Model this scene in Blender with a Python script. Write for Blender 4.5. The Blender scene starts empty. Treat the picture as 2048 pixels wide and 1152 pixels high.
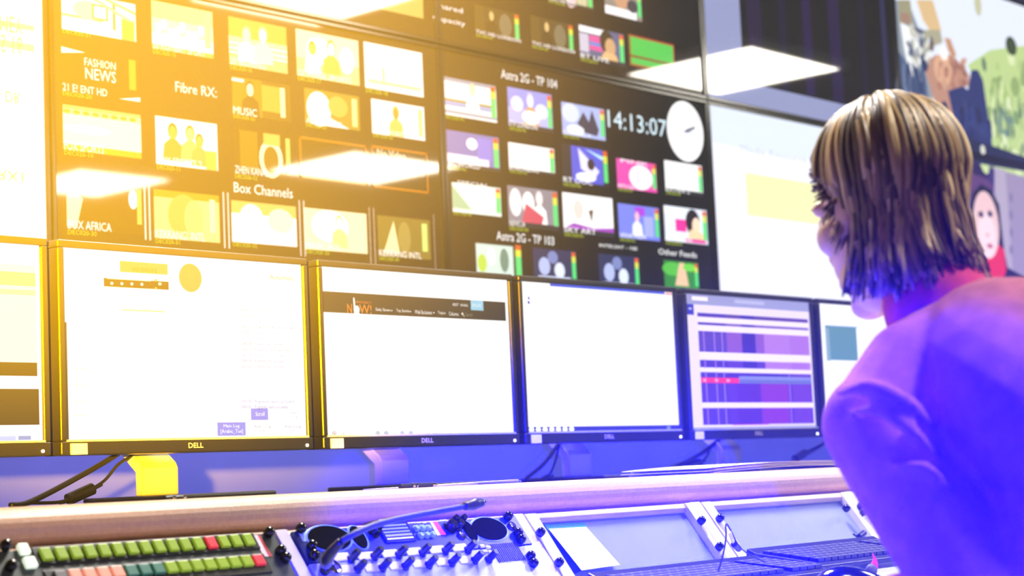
import bpy, bmesh, math, random
from mathutils import Vector, Matrix, Euler
sc = bpy.context.scene
COL = sc.collection
random.seed(4)

# ------------------------------------------------------------------ camera
F = 3730.0
YAW, PIT, ROLL = math.radians(41.3), math.atan(.1016), math.radians(2.58)
CAM = Vector((0, 0, .96))
_f = Vector((math.cos(YAW)*math.cos(PIT), math.sin(YAW)*math.cos(PIT), math.sin(PIT)))
_r = Vector((math.sin(YAW), -math.cos(YAW), 0)); _u = _r.cross(_f)
_c, _s = math.cos(ROLL), math.sin(ROLL)
_r2 = _r*_c - _u*_s; _u2 = _r*_s + _u*_c
cam_d = bpy.data.cameras.new('camera'); cam = bpy.data.objects.new('camera', cam_d); COL.objects.link(cam)
cam.matrix_world = Matrix((( _r2.x, _u2.x, -_f.x, CAM.x), (_r2.y, _u2.y, -_f.y, CAM.y), (_r2.z, _u2.z, -_f.z, CAM.z), (0, 0, 0, 1)))
cam_d.sensor_width = 36; cam_d.lens = 36*F/2048; cam_d.clip_start = .02
cam_d.dof.use_dof = True; cam_d.dof.focus_distance = 3.15; cam_d.dof.aperture_fstop = 4.6
sc.camera = cam

def ray(x, y): return _f + _r2*((x-1024)/F) - _u2*((y-576)/F)
def at(x, y, Y):                       # surveyed point of the photo on the vertical plane at depth Y
    d = ray(x, y); return CAM + d*((Y-CAM.y)/d.y)
def atz(x, y, z):
    d = ray(x, y); return CAM + d*((z-CAM.z)/d.z)
def pt(x, y, t): return CAM + ray(x, y)*t

# ------------------------------------------------------------------ world, view, lights
sc.view_settings.view_transform = 'Standard'; sc.view_settings.look = 'None'
sc.view_settings.exposure = 0.0; sc.view_settings.gamma = 1.0
w = bpy.data.worlds.new('world'); sc.world = w; w.use_nodes = True
w.node_tree.nodes['Background'].inputs[0].default_value = (.5, .55, .7, 1)
w.node_tree.nodes['Background'].inputs[1].default_value = .05
sc.cycles.max_bounces = 4; sc.cycles.use_adaptive_sampling = True; sc.cycles.adaptive_threshold = .04; sc.cycles.volume_bounces = 0; sc.cycles.use_denoising = True
sc.cycles.sample_clamp_indirect = 4

HAZE = .0075
def lamp(name, kind, loc, energy, color, target=None, size=.05, angle=60, blend=1):
    d = bpy.data.lights.new(name, kind); d.energy = energy; d.color = color
    if kind == 'AREA': d.size = size
    else: d.shadow_soft_size = size
    if kind == 'SPOT': d.spot_size = math.radians(angle); d.spot_blend = blend
    o = bpy.data.objects.new(name, d); COL.objects.link(o); o.location = loc
    if target is not None:
        o.rotation_euler = (Vector(target)-Vector(loc)).to_track_quat('-Z', 'Y').to_euler()
    return o
LF, LR, LU = _f, _r2, _u2
lamp('added_amber_spot', 'SPOT', CAM - LF*.85 - LR*.22 + LU*.25, 56000, (1, .49, .001), target=pt(265, -20, 4.2), size=.04, angle=28.5)  # added spot behind the camera, lights haze and wall for the amber wash
lamp('added_blue_spot', 'SPOT', CAM - LF*.75 + LR*.15 + LU*.08, 32000, (.001, .001, 1), target=pt(1480, 1520, 2.6), size=.04, angle=24)  # added spot behind the camera, washes the lower right in blue
lamp('console_downlight', 'AREA', (2.9, 2.42, 2.9), 140, (1, .93, .86), target=(2.8, 2.1, .9), size=.6)
lamp('added_back_spot', 'SPOT', (2.45, .3, 2.9), 270, (1, .9, .76), target=(2.08, .86, 1.15), size=.2, angle=42, blend=.6)  # added unseen spot that brightens the sitter's back and hair

# ------------------------------------------------------------------ materials
def lin(c):
    if isinstance(c, str):
        c = c.lstrip('#'); c = c if len(c) == 6 else ''.join(k*2 for k in c); c = [int(c[i:i+2], 16)/255 for i in (0, 2, 4)]
    elif max(c) > 1.01: c = [v/255 for v in c]
    return tuple((v/12.92 if v <= .04045 else ((v+.055)/1.055)**2.4) for v in c)
MATS = {}
def mat(name, color=(.5, .5, .5), rough=.5, metal=0, emis=None, es=1, noise=0, nscale=20, bump=0, bscale=200, coat=0, spec=.5, stretch=None):
    if name in MATS: return MATS[name]
    m = bpy.data.materials.new(name); m.use_nodes = True; nt = m.node_tree; b = nt.nodes['Principled BSDF']
    c = lin(color); b.inputs['Base Color'].default_value = (*c, 1)
    b.inputs['Roughness'].default_value = rough; b.inputs['Metallic'].default_value = metal
    b.inputs['Specular IOR Level'].default_value = spec
    if coat: b.inputs['Coat Weight'].default_value = coat
    if emis is not None:
        b.inputs['Emission Color'].default_value = (*lin(emis), 1); b.inputs['Emission Strength'].default_value = es
    tc = nt.nodes.new('ShaderNodeTexCoord'); mp = nt.nodes.new('ShaderNodeMapping'); nt.links.new(tc.outputs['Object'], mp.inputs[0])
    if stretch: mp.inputs['Scale'].default_value = stretch
    n = nt.nodes.new('ShaderNodeTexNoise'); n.inputs['Scale'].default_value = nscale; n.inputs['Detail'].default_value = 5
    nt.links.new(mp.outputs[0], n.inputs['Vector'])
    r = nt.nodes.new('ShaderNodeValToRGB'); k = noise if noise else .04
    r.color_ramp.elements[0].position = .3; r.color_ramp.elements[1].position = .7
    r.color_ramp.elements[0].color = (*[v*(1-k) for v in c], 1); r.color_ramp.elements[1].color = (*[min(1, v*(1+k)) for v in c], 1)
    nt.links.new(n.outputs['Fac'], r.inputs[0]); nt.links.new(r.outputs[0], b.inputs['Base Color'])
    if bump:
        n2 = nt.nodes.new('ShaderNodeTexNoise'); n2.inputs['Scale'].default_value = bscale; nt.links.new(mp.outputs[0], n2.inputs['Vector'])
        bp = nt.nodes.new('ShaderNodeBump'); bp.inputs['Strength'].default_value = bump; bp.inputs['Distance'].default_value = .002
        nt.links.new(n2.outputs['Fac'], bp.inputs['Height']); nt.links.new(bp.outputs[0], b.inputs['Normal'])
    MATS[name] = m; return m
def screen_mat(name, strength, rough=.1, base=(.012, .012, .014)):
    m = bpy.data.materials.new(name); m.use_nodes = True; nt = m.node_tree; b = nt.nodes['Principled BSDF']
    b.inputs['Base Color'].default_value = (*base, 1); b.inputs['Roughness'].default_value = rough
    a = nt.nodes.new('ShaderNodeAttribute'); a.attribute_name = 'Col'
    nt.links.new(a.outputs['Color'], b.inputs['Emission Color']); b.inputs['Emission Strength'].default_value = strength
    MATS[name] = m; return m
SCR_WALL = screen_mat('lit video wall panel', 1.2, .03)
SCR_WALL.node_tree.nodes['Principled BSDF'].inputs['Specular IOR Level'].default_value = .6
SCR_MON = screen_mat('lit matte monitor panel', 1.15, .35)
PRINT = screen_mat('printed mark', 0, .4)
def vcol_mat(name, rough=.5):
    m = bpy.data.materials.new(name); m.use_nodes = True; nt = m.node_tree; b = nt.nodes['Principled BSDF']
    a = nt.nodes.new('ShaderNodeAttribute'); a.attribute_name = 'Col'; b.inputs['Roughness'].default_value = rough
    nt.links.new(a.outputs['Color'], b.inputs['Base Color']); return m
INK = vcol_mat('printed ink', .5)
BLACK = mat('black plastic', '#1b1b1d', .35, bump=.15, bscale=600)
BEZEL = mat('monitor bezel plastic', '#202022', .3, bump=.1, bscale=800)
WBEZ = mat('video wall bezel', '#141416', .18, noise=.1)
SILVER = mat('brushed silver', '#cfd0cc', .4, .2, noise=.08, nscale=60, stretch=(1, 1, 20))
GREYP = mat('grey plastic', '#6a6c70', .45)
WALLB = mat('blue painted wall', '#4a52c8', .7, noise=.05, nscale=8, bump=.2, bscale=300)
WALLD = mat('dark grey painted wall', '#26272e', .8)
TAN = mat('tan padded leather', '#cdab8b', .42, noise=.08, nscale=140, bump=.35, bscale=450)
WOOD = mat('pale ash wood', '#dcc3ad', .4, noise=.12, nscale=14, stretch=(1, 12, 12))
RAIL = mat('satin white rail', '#e6e2de', .3, noise=.03)
PANELW = mat('pale grey enamel panel', '#8e9ab8', .5, noise=.04, spec=.2)
PAPER = mat('white paper', '#f4f4f2', .7, noise=.02)
CYAN = mat('cyan card', '#35b5e0', .6)
CARB = mat('black desk laminate', '#2a2a2e', .4, noise=.1)
FLOOR = mat('dark grey carpet', '#3a3c44', .95, noise=.2, nscale=90)
CEIL = mat('dark grey ceiling tile', '#28282c', .9, noise=.05)
CHROME = mat('polished metal', '#d8d8da', .12, 1)
RUBBER = mat('black rubber', '#121214', .5)

# ------------------------------------------------------------------ helpers
def tag(o, label=None, cat=None, group=None, kind=None):
    for k, v in (('label', label), ('category', cat), ('group', group), ('kind', kind)):
        if v: o[k] = v
    return o
def thing(name, label, cat, loc=(0, 0, 0), rot=None, group=None):
    o = bpy.data.objects.new(name, None); COL.objects.link(o); o.empty_display_size = .05
    o.location = loc
    if rot is not None: o.rotation_euler = rot
    return tag(o, label, cat, group)
def finish(name, bm, m, parent=None, smooth=False, bevel=0, seg=2, loc=None, local=False):
    me = bpy.data.meshes.new(name); bmesh.ops.recalc_face_normals(bm, faces=bm.faces) if m not in (SCR_WALL, SCR_MON, INK) else None
    bm.to_mesh(me); bm.free(); o = bpy.data.objects.new(name, me); COL.objects.link(o); me.materials.append(m)
    if smooth:
        for p in me.polygons: p.use_smooth = True
    if bevel:
        b = o.modifiers.new('bevel', 'BEVEL'); b.width = bevel; b.segments = seg; b.limit_method = 'ANGLE'; b.angle_limit = math.radians(35)
        b.harden_normals = False
    if parent is not None:
        o.parent = parent
        if not local:
            o.matrix_parent_inverse = world(parent).inverted()
    return o
def world(o):
    m = Matrix.LocRotScale(o.location, o.rotation_euler, o.scale)
    return (world(o.parent) @ o.matrix_parent_inverse @ m) if o.parent else m
def box(bm, x0, x1, y0, y1, z0, z1, mtx=None):
    vs = [bm.verts.new((x, y, z)) for x in (x0, x1) for y in (y0, y1) for z in (z0, z1)]
    for f in ((0, 1, 3, 2), (4, 6, 7, 5), (0, 4, 5, 1), (2, 3, 7, 6), (0, 2, 6, 4), (1, 5, 7, 3)):
        bm.faces.new([vs[i] for i in f])
    if mtx is not None: bmesh.ops.transform(bm, matrix=mtx, verts=vs)
    return vs
def prism(bm, pts, axis, a, b):          # closed profile pts extruded along an axis from a to b
    def P(p, t):
        return {'x': (t, p[0], p[1]), 'y': (p[0], t, p[1]), 'z': (p[0], p[1], t)}[axis]
    A = [bm.verts.new(P(p, a)) for p in pts]; B = [bm.verts.new(P(p, b)) for p in pts]
    n = len(pts)
    for i in range(n): bm.faces.new((A[i], A[(i+1) % n], B[(i+1) % n], B[i]))
    bm.faces.new(A[::-1]); bm.faces.new(B)
def lathe(bm, prof, mtx=None, n=20):     # prof (r,z)
    rings = []; vs = []
    for r, z in prof:
        ring = [bm.verts.new((r*math.cos(2*math.pi*i/n), r*math.sin(2*math.pi*i/n), z)) for i in range(n)]
        rings.append(ring); vs += ring
    for a, b in zip(rings, rings[1:]):
        for i in range(n): bm.faces.new((a[i], a[(i+1) % n], b[(i+1) % n], b[i]))
    bm.faces.new(rings[0][::-1]); bm.faces.new(rings[-1])
    if mtx is not None: bmesh.ops.transform(bm, matrix=mtx, verts=vs)
def catmull(P, k=6):
    P = [Vector(p) for p in P]; Q = [P[0]*2-P[1]]+P+[P[-1]*2-P[-2]]; out = []
    for i in range(1, len(Q)-2):
        for j in range(k):
            t = j/k; a, b, c, d = Q[i-1:i+3]
            out.append(.5*((2*b)+(c-a)*t+(2*a-5*b+4*c-d)*t*t+(3*b-3*c+d-a)*t**3))
    out.append(P[-1]); return out
def tube(bm, P, R, n=10, flat=1.0, k=6, spline=True, up=None):
    Q = catmull(P, k) if spline else [Vector(p) for p in P]
    if not isinstance(R, (list, tuple)): R = [R]*2
    rings = []; N = len(Q); prev = None
    for i, q in enumerate(Q):
        t = (Q[min(i+1, N-1)]-Q[max(i-1, 0)]).normalized()
        ref = Vector(up) if up is not None else (prev if prev is not None else (Vector((0, 0, 1)) if abs(t.z) < .9 else Vector((1, 0, 0))))
        b1 = (ref - t*ref.dot(t)).normalized(); b2 = t.cross(b1); prev = b1
        s = i/(N-1)*(len(R)-1); j = min(int(s), len(R)-2); r = R[j]*(1-(s-j))+R[j+1]*(s-j)
        rings.append([bm.verts.new(q+b1*(r*flat*math.cos(2*math.pi*a/n))+b2*(r*math.sin(2*math.pi*a/n))) for a in range(n)])
    for a, b in zip(rings, rings[1:]):
        for i in range(n): bm.faces.new((a[i], a[(i+1) % n], b[(i+1) % n], b[i]))
    bm.faces.new(rings[0][::-1]); bm.faces.new(rings[-1])
    return rings
_fonts = {}
def glyphs(s):
    if s not in _fonts:
        cu = bpy.data.curves.new('t', 'FONT'); cu.body = s; cu.resolution_u = 2; cu.size = 1
        ob = bpy.data.objects.new('t', cu); me = bpy.data.meshes.new_from_object(ob)
        V = [(v.co.x, v.co.y) for v in me.vertices]; Fc = [tuple(p.vertices) for p in me.polygons]
        x0 = min(v[0] for v in V); x1 = max(v[0] for v in V); y0 = min(0, min(v[1] for v in V)); y1 = max(v[1] for v in V)
        _fonts[s] = ([((x-x0)/(x1-x0), (y-y0)/(y1-y0)) for x, y in V], Fc, (x1-x0)/(y1-y0))
        bpy.data.objects.remove(ob); bpy.data.curves.remove(cu); bpy.data.meshes.remove(me)
    return _fonts[s]
class Canvas:
    """flat picture of coloured shapes lying on a plane; to3(x, z, layer) places it"""
    def __init__(s, Y=None, mtx=None, step=.0004):
        s.bm = bmesh.new(); s.cl = s.bm.loops.layers.float_color.new('Col'); s.Y = Y; s.m = mtx; s.step = step
    def p3(s, x, z, L):
        return s.m @ Vector((x, z, L*s.step)) if s.m is not None else Vector((x, s.Y - L*s.step, z))
    def face(s, vs, c):
        f = s.bm.faces.new(vs)
        for l in f.loops: l[s.cl] = (*c, 1)
    def poly(s, pts, c, L=1):
        s.face([s.bm.verts.new(s.p3(x, z, L)) for x, z in pts], lin(c))
    def rect(s, x0, z0, x1, z1, c, L=1): s.poly([(x0, z0), (x1, z0), (x1, z1), (x0, z1)], c, L)
    def ell(s, cx, cz, rx, rz, c, L=1, n=20, a=0):
        s.poly([(cx+rx*math.cos(t)*math.cos(a)-rz*math.sin(t)*math.sin(a), cz+rx*math.cos(t)*math.sin(a)+rz*math.sin(t)*math.cos(a)) for t in [2*math.pi*i/n for i in range(n)]], c, L)
    def text(s, t, x0, z0, x1, z1, c, L=3):   # fitted into the box
        V, Fc, asp = glyphs(t); c = lin(c); vv = [s.bm.verts.new(s.p3(x0+u*(x1-x0), z0+v*(z1-z0), L)) for u, v in V]
        for f in Fc: s.face([vv[i] for i in f], c)
    def done(s, name, m, parent): return finish(name, s.bm, m, parent)

# ------------------------------------------------------------------ room shell
def struct(name, bm, m, **k): return tag(finish(name, bm, m, **k), kind='structure')
b = bmesh.new(); box(b, -2, 12, -4.5, 3.7, -.1, 0); struct('floor', b, FLOOR)
b = bmesh.new(); box(b, -2, 12, -4.5, 3.7, 3.0, 3.1); struct('ceiling', b, CEIL)
b = bmesh.new(); box(b, -2, 12, 3.5, 3.7, 0, 3.0); struct('wall_back', b, WALLB)
b = bmesh.new(); box(b, -2, 12, -4.7, -4.5, 0, 3.0); struct('wall_front', b, WALLD)
b = bmesh.new(); box(b, -2.2, -2, -4.5, 3.7, 0, 3.0); struct('wall_left', b, WALLD)
b = bmesh.new(); box(b, 12, 12.2, -4.5, 3.7, 0, 3.0); struct('wall_right', b, WALLD)

LPAN = mat('lit ceiling diffuser', '#ffffff', .4, emis=(1, .97, .9), es=40)
def ceiling_light(x, y, w, d, label):
    t = thing('ceiling_light', label, 'ceiling light', (x, y, 3.0), group='ceiling lights')
    b = bmesh.new()
    for a in ((-w/2-.03, w/2+.03, -d/2-.03, -d/2), (-w/2-.03, w/2+.03, d/2, d/2+.03), (-w/2-.03, -w/2, -d/2, d/2), (w/2, w/2+.03, -d/2, d/2)): box(b, *a, -.05, 0)
    finish('frame', b, RAIL, t, local=True)
    b = bmesh.new(); box(b, -w/2, w/2, -d/2, d/2, -.045, -.005); finish('diffuser', b, LPAN, t, local=True)
for x, y, w_, d_ in ((7.75, 1.55, .8, .75), (8.2, -1.6, .95, .8), (7.1, -3.0, .7, .8), (5.1, 1.25, .7, .6)):
    ceiling_light(x, y, w_, d_, 'white square ceiling light reflected in the glossy video wall')

# ------------------------------------------------------------------ video wall
YW = 3.4; WX = [1.112, 2.362, 3.612, 4.852, 6.092, 7.332]; ZR = [1.438, 2.135, 2.832]
def wp(x, y): p = at(x, y, YW); return p.x, p.z
def display(col, row, label):
    x0, x1, z0, z1 = WX[col]+.002, WX[col+1]-.002, ZR[row]+.002, ZR[row+1]-.002
    t = thing('video_wall_display', label, 'display', ((x0+x1)/2, YW, z0), group='video wall displays')
    b = bmesh.new(); e = .011
    box(b, x0, x1, YW-.006, YW+.06, z0, z0+e); box(b, x0, x1, YW-.006, YW+.06, z1-e, z1)
    box(b, x0, x0+e, YW-.006, YW+.06, z0+e, z1-e); box(b, x1-e, x1, YW-.006, YW+.06, z0+e, z1-e)
    finish('bezel', b, WBEZ, t, bevel=.002)
    b = bmesh.new(); box(b, x0+.1, x1-.1, YW+.06, YW+.1, z0+.1, z1-.1); finish('wall_mount', b, BLACK, t)
    c = Canvas(YW); c.rect(x0+e, z0+e, x1-e, z1-e, (6, 6, 9), 0)
    return t, c, (x0+e, z0+e, x1-e, z1-e)
def meter(c, x0, z0, x1, z1, L=5, red='#e0602f'):
    h = z1-z0
    c.rect(x0, z0, x1, z0+h*.62, '#57dd7a', L); c.rect(x0, z0+h*.62, x1, z0+h*.84, '#d9e04a', L); c.rect(x0, z0+h*.84, x1, z1, red, L)
def person(c, cx, z0, h, cloth, skin, hair, L=3, lean=0):
    w = h*.34
    c.poly([(cx-w, z0), (cx+w, z0), (cx+w*.85, z0+h*.42), (cx+w*.25, z0+h*.58), (cx-w*.25, z0+h*.58), (cx-w*.85, z0+h*.42)], cloth, L)
    c.ell(cx+lean, z0+h*.78, h*.155, h*.22, hair, L+.5); c.ell(cx+lean, z0+h*.74, h*.12, h*.18, skin, L+1)
def tile(parent, tl, br, bg, items=(), cap=None, sub='DEC020-21', met=1, capw=.62, frame=None, caphi=.13, boxed=False):
    """one programme window: bg = list of vertical bands [(fraction, colour)] or one colour; items in window fractions"""
    x0, z1 = wp(*tl); x1, z0 = wp(*br); W, H = x1-x0, z1-z0
    c = Canvas(YW)
    if isinstance(bg, (str, tuple)): c.rect(x0, z0, x1, z1, bg, 1)
    else:
        z = z1
        for fr, cl in bg: c.rect(x0, z-fr*H, x1, z, cl, 1); z -= fr*H
    if frame:
        e = .006
        for r in ((x0, z0, x1, z0+e), (x0, z1-e, x1, z1), (x0, z0, x0+e, z1), (x1-e, z0, x1, z1)): c.rect(*r, frame, 4)
    for n, it in enumerate(items):
        k = it[0]; L = 2+n*.12
        if k == 'r': _, a, bb, cc, d, cl = it; c.rect(x0+a*W, z0+bb*H, x0+cc*W, z0+d*H, cl, L)
        elif k == 'e': _, a, bb, rx, rz, cl = it; c.ell(x0+a*W, z0+bb*H, rx*W, rz*H, cl, L)
        elif k == 'g': _, pts, cl = it; c.poly([(x0+a*W, z0+bb*H) for a, bb in pts], cl, L)
        elif k == 'p': _, a, bb, h, cloth, skin, hair = it; person(c, x0+a*W, z0+bb*H, h*H, cloth, skin, hair, L)
        elif k == 't': _, s_, a, bb, cc, d, cl = it; c.text(s_, x0+a*W, z0+bb*H, x0+cc*W, z0+d*H, cl, 7)
    if met: meter(c, x1-.11*W, z0+.12*H, x1-.02*W, z1-.04*H)
    if cap:
        c.rect(x0, z0-.02*H, x0+W, z0+.10*H, (40, 42, 48), 5) if boxed else None
        c.text(cap, x0, z0, x0+capw*W, z0+caphi*H, '#ffffff', 8)
    if sub: c.text(sub, x0, z0-.11*H, x0+.36*W, z0-.02*H, '#b9c93a', 8)
    return c.done('programme_window', SCR_WALL, parent)
SK, HB, HD = '#e8b898', '#30201a', '#17120f'

# --- column A lower: white schedule sheet
t, c, r = display(0, 0, 'white schedule sheet display at the left end of the lower video wall row')
c.rect(r[0], r[1], r[2], r[3], '#ffffff', .5)
for (tl, br, s_) in (((-200, 16), (68, 52), '608 MEY'), ((-200, 60), (68, 90), 'TUES 16'), ((-200, 163), (64, 200), '308 - DR'), ((-200, 328), (70, 358), 'ES RX1')):
    x0, z1 = wp(*tl); x1, z0 = wp(*br); c.rect(x0, z0, x1, z1, '#fbf6a8', 1); xx = wp(0, 0)[0]
    c.text(s_, xx-.06, z0+.012, x1-.03, z1-.012, '#d9cf7c', 2)
for k in range(9): z = r[1]+.07*k+.05; c.rect(r[0], z, r[2], z+.0015, '#dfe6f5', 1)
c.done('screen', SCR_WALL, t)
t, c, r = display(0, 1, 'dark display above the white schedule sheet at the left end'); c.rect(r[0], r[1]+.05, r[2]-.05, r[3]-.05, '#f4e9a0', .5); c.done('screen', SCR_WALL, t)

# --- column B lower
t, c, r = display(1, 0, 'yellow-lit multi-window display with sports and fashion channels captioned Fibre and Box')
def head(c, s_, tl, br): x0, z1 = wp(*tl); x1, z0 = wp(*br); c.text(s_, x0, z0, x1, z1, '#ffffff', 3)
head(c, 'Fibre RX:', (350, 163), (433, 196)); head(c, 'Box Channels', (467, 364), (585, 397))
for x in (287, 296, 445, 454, 597, 606, 737, 746, 866):
    a = wp(x, 368+(x-290)*.105); b_ = wp(x+5, 368+(x-290)*.105+112)
    c.rect(a[0], b_[1], b_[0], a[1], '#ffe9d8' if x > 700 else '#ffffff', 3)
S = c.done('screen', SCR_WALL, t)
tile(S, (122, -20), (272, 84), '#ffffff', [('r', 0, .35, .55, .42, '#cdbf88'), ('e', .35, .6, .2, .25, '#f3ecc0'), ('r', .4, .4, .62, .8, '#8f8560'), ('r', .43, .45, .59, .75, '#fff'), ('r', .68, .2, .72, .9, '#857a52'), ('r', .8, .0, .98, .55, '#b8a850'), ('g', [(.3, 1), (.9, .5), (1, .5), (.4, 1)], '#d8cfa0'), ('g', [(.5, 1), (1, .7), (1, .78), (.62, 1)], '#b8ae78')], '19 FASHION TV', 'DEC020-21', 0, .68, caphi=.2)
tile(S, (302, 0), (427, 118), [(.35, '#d8cf98'), (.3, '#f6efc8'), (.25, '#ffffff'), (.1, '#b0a654')], [('e', a/10+.1, .45+.1*math.sin(a*2), .05, .12, '#fff') for a in range(8)]+[('r', .86, .2, .96, .95, '#f1e9a0')], '20 KOMBAT SPORT', 'DEC020-15', 0, .85, caphi=.16)
tile(S, (456, 32), (575, 148), [(.4, '#b9a951'), (.35, '#efe6b0'), (.25, '#d8cc84')], [('r', 0, .45, 1, .48, '#fff'), ('r', 0, .34, 1, .37, '#fff'), ('r', 0, .24, 1, .27, '#fff'), ('p', .3, .1, .75, '#ffffff', '#fff4d0', '#f4e6b0'), ('p', .58, .12, .8, '#fff8d8', '#fff', '#f0e0a0')], '20 BOXING', 'DEC020-16', 0, .6, caphi=.15)
tile(S, (591, 57), (719, 172), [(.6, '#f2ebc8'), (.4, '#e3d896')], [('e', .35, .6, .2, .3, '#ffffff'), ('p', .25, .1, .7, '#fff', '#d8c060', '#b8952e'), ('p', .55, .1, .8, '#cdb65a', '#fff', '#c0a040'), ('e', .8, .5, .12, .3, '#fff')], '22 IMAGE SPORTS', 'DEC020-17', 0, .85, caphi=.13)
tile(S, (727, 83), (847, 195), '#ffffff', [('r', .3, .1, .33, .5, '#e8d878'), ('r', .05, .12, .95, .2, '#e9e0a8')], '23 SPORTS 4', 'DEC020-18', 0, .7, caphi=.12)
tile(S, (122, 92), (280, 204), (20, 14, 4), [('g', [(.0, .99), (.3, .94), (0, .85)], '#ffffff'), ('g', [(.72, .0), (1, .1), (1, 0)], '#ffffff'), ('r', .86, .25, .95, .95, '#a89a30'), ('t', 'FASHION', .28, .64, .68, .82, '#ffffff'), ('t', 'NEWS', .29, .34, .68, .6, '#ffffff')], '21 E! ENT HD', 'DEC020-20', 0, .56, caphi=.17)
tile(S, (463, 152), (582, 245), (70, 60, 20), [('r', 0, 0, .5, 1, '#7c6c20'), ('r', .5, .2, .9, .9, '#a89a44'), ('p', .3, .0, .95, '#1c1406', '#fff2c8', '#2a1c06'), ('r', .82, .1, .9, .9, '#f6f0c0'), ('r', .0, .88, .2, .96, '#fff')], 'MUSIC', 'DEC020-22', 0, .4, caphi=.2)
tile(S, (608, 175), (720, 262), '#8e7f34', [('e', .25, .45, .22, .5, '#fff'), ('g', [(.1, .0), (.8, .0), (.3, .35)], '#fff'), ('e', .6, .6, .18, .3, '#c0ab54'), ('r', .86, .1, .95, .9, '#e9f0a0')], 'AME SPORTS', 'DEC020-23', 0, .65, caphi=.15)
tile(S, (742, 197), (850, 282), '#ffffff', [('p', .45, 0, .9, '#d8c068', '#a89040', '#c8b058'), ('r', .88, .1, .96, .9, '#e8f090')], 'AME SPORT 2', 'DEC020-24', 0, .65, caphi=.14)
tile(S, (125, 208), (283, 318), [(.08, '#c8b070'), (.12, '#e8dcae'), (.66, '#fbf6dc'), (.14, '#b0a42e')], [('e', .12*k+.05, .86, .05, .05, '#b09840') for k in range(8)]+[('e', .3, .5, .3, .1, '#ffffff')], 'FOX SPORTS', 'DEC020-10', 0, .5, caphi=.2)
tile(S, (310, 231), (436, 342), '#ffffff', [('p', .27, .1, .8, '#a89040', '#cfa850', '#806818'), ('p', .55, .12, .78, '#d0bc70', '#e8cf88', '#988030'), ('p', .7, .05, .7, '#b8a458', '#c8ac58', '#887020'), ('r', .8, .0, .98, .4, '#c8bc54')], 'FOX SPORTS 2', 'DEC020-11', 0, .72, caphi=.16)
tile(S, (466, 253), (587, 360), (24, 16, 4), [('r', .1, .1, .4, .95, '#6c5c10'), ('e', .62, .4, .2, .42, '#fff4c8'), ('e', .62, .38, .13, .3, '#58480c'), ('r', .5, .7, .78, .95, '#c4b45c'), ('r', .88, .1, .95, .9, '#d0d070')], 'ZHEN KANAL', 'DEC020-12', 0, .55, caphi=.16)
tile(S, (597, 272), (735, 372), (16, 12, 4), [], None, None, 0, frame='#b06a20')
tile(S, (741, 290), (857, 388), (16, 12, 4), [('t', 'No Video', .1, .75, .6, .93, '#fff4d8')], None, None, 0, frame='#b06a20')
tile(S, (132, 355), (290, 470), [(.2, '#1a1204'), (.8, '#2a1e06')], [('g', [(0, .05), (.12, .05), (.2, .6), (.05, .9), (0, .9)], '#fff0c0'), ('e', .85, .7, .06, .2, '#fff'), ('r', .9, .2, .96, .9, '#c8c060')], 'BOX AFRICA', 'DEC020-30', 0, .55, caphi=.17)
tile(S, (307, 378), (440, 486), [(.15, '#a09028'), (.85, '#dcd28c')], [('e', .45, .5, .25, .45, '#b8ac58'), ('e', .6, .45, .15, .4, '#cfc47c'), ('r', .85, .2, .93, .9, '#f0f0c0')], 'KERRANG! INTL', 'DEC020-31', 0, .75, caphi=.17)
tile(S, (462, 400), (594, 494), [(.3, '#c4b868'), (.7, '#ffffff')], [('e', .3, .6, .18, .35, '#fff'), ('e', .75, .6, .2, .3, '#fff8d0')], 'MHA INTL', 'DEC020-32', 0, .5, caphi=.15)
tile(S, (608, 415), (735, 508), '#f4eec0', [('e', .4, .6, .3, .4, '#ffffff'), ('p', .55, .1, .8, '#e0d490', '#fff', '#d8c878')], 'MAGIC_INTL', 'DEC020-33', 0, .55, caphi=.16)
tile(S, (754, 430), (862, 520), '#786a2e', [('g', [(.1, .1), (.4, .1), (.3, .9)], '#f0e8b0'), ('e', .5, .5, .12, .4, '#988848'), ('r', .84, .2, .94, .9, '#c8f080')], 'KERRANG INTL', 'DEC020-34', 0, .8, caphi=.15)

# --- column C lower
t, c, r = display(2, 0, 'multi-window display showing 14:13:07 and a white clock face')
head(c, 'Astra 2G - TP 104', (1001, 138), (1114, 178)); head(c, 'Astra 2G - TP 103', (992, 462), (1108, 491))
head(c, 'INTELSAT - 10E', (1198, 487), (1274, 501)); head(c, 'Other Feeds', (1316, 497), (1393, 516))
x0, z1 = wp(1214, 219); x1, z0 = wp(1333, 275); c.text('14:13:07', x0, z0, x1, z1, '#dcf4ff', 3)
S = c.done('screen', SCR_WALL, t)
cc = Canvas(YW); cx, cz = wp(1370, 263); R_ = (wp(1407, 263)[0]-wp(1335, 263)[0])/2
cc.ell(cx, cz, R_, R_, '#ffffff', 4, 40)
for k in range(12):
    a = k*math.pi/6; cc.ell(cx+R_*.88*math.sin(a), cz+R_*.88*math.cos(a), .003, .003, '#b9bccc', 5, 8)
cc.poly([(cx-.004, cz+.004), (cx+.05, cz+.022), (cx+.052, cz+.014), (cx, cz-.006)], '#5a5f78', 6)
cc.poly([(cx-.01, cz), (cx+.08, cz+.002), (cx-.01, cz-.005)], '#8a90a8', 6)
cc.done('clock_face', SCR_WALL, S)
tile(S, (883, 152), (994, 246), [(.1, '#9aa0b8'), (.9, '#ffffff')], [('e', .25, .75, .18, .12, '#bfe4e8'), ('r', 0, .25, .9, .42, '#9caad8'), ('r', 0, .38, .9, .44, '#a88a30'), ('p', .55, .15, .8, '#ffffff', '#ffe8c8', '#f4dca0'), ('r', 0, .05, 1, .14, '#a4a8bc')], None, 'DEC020-41')
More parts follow.
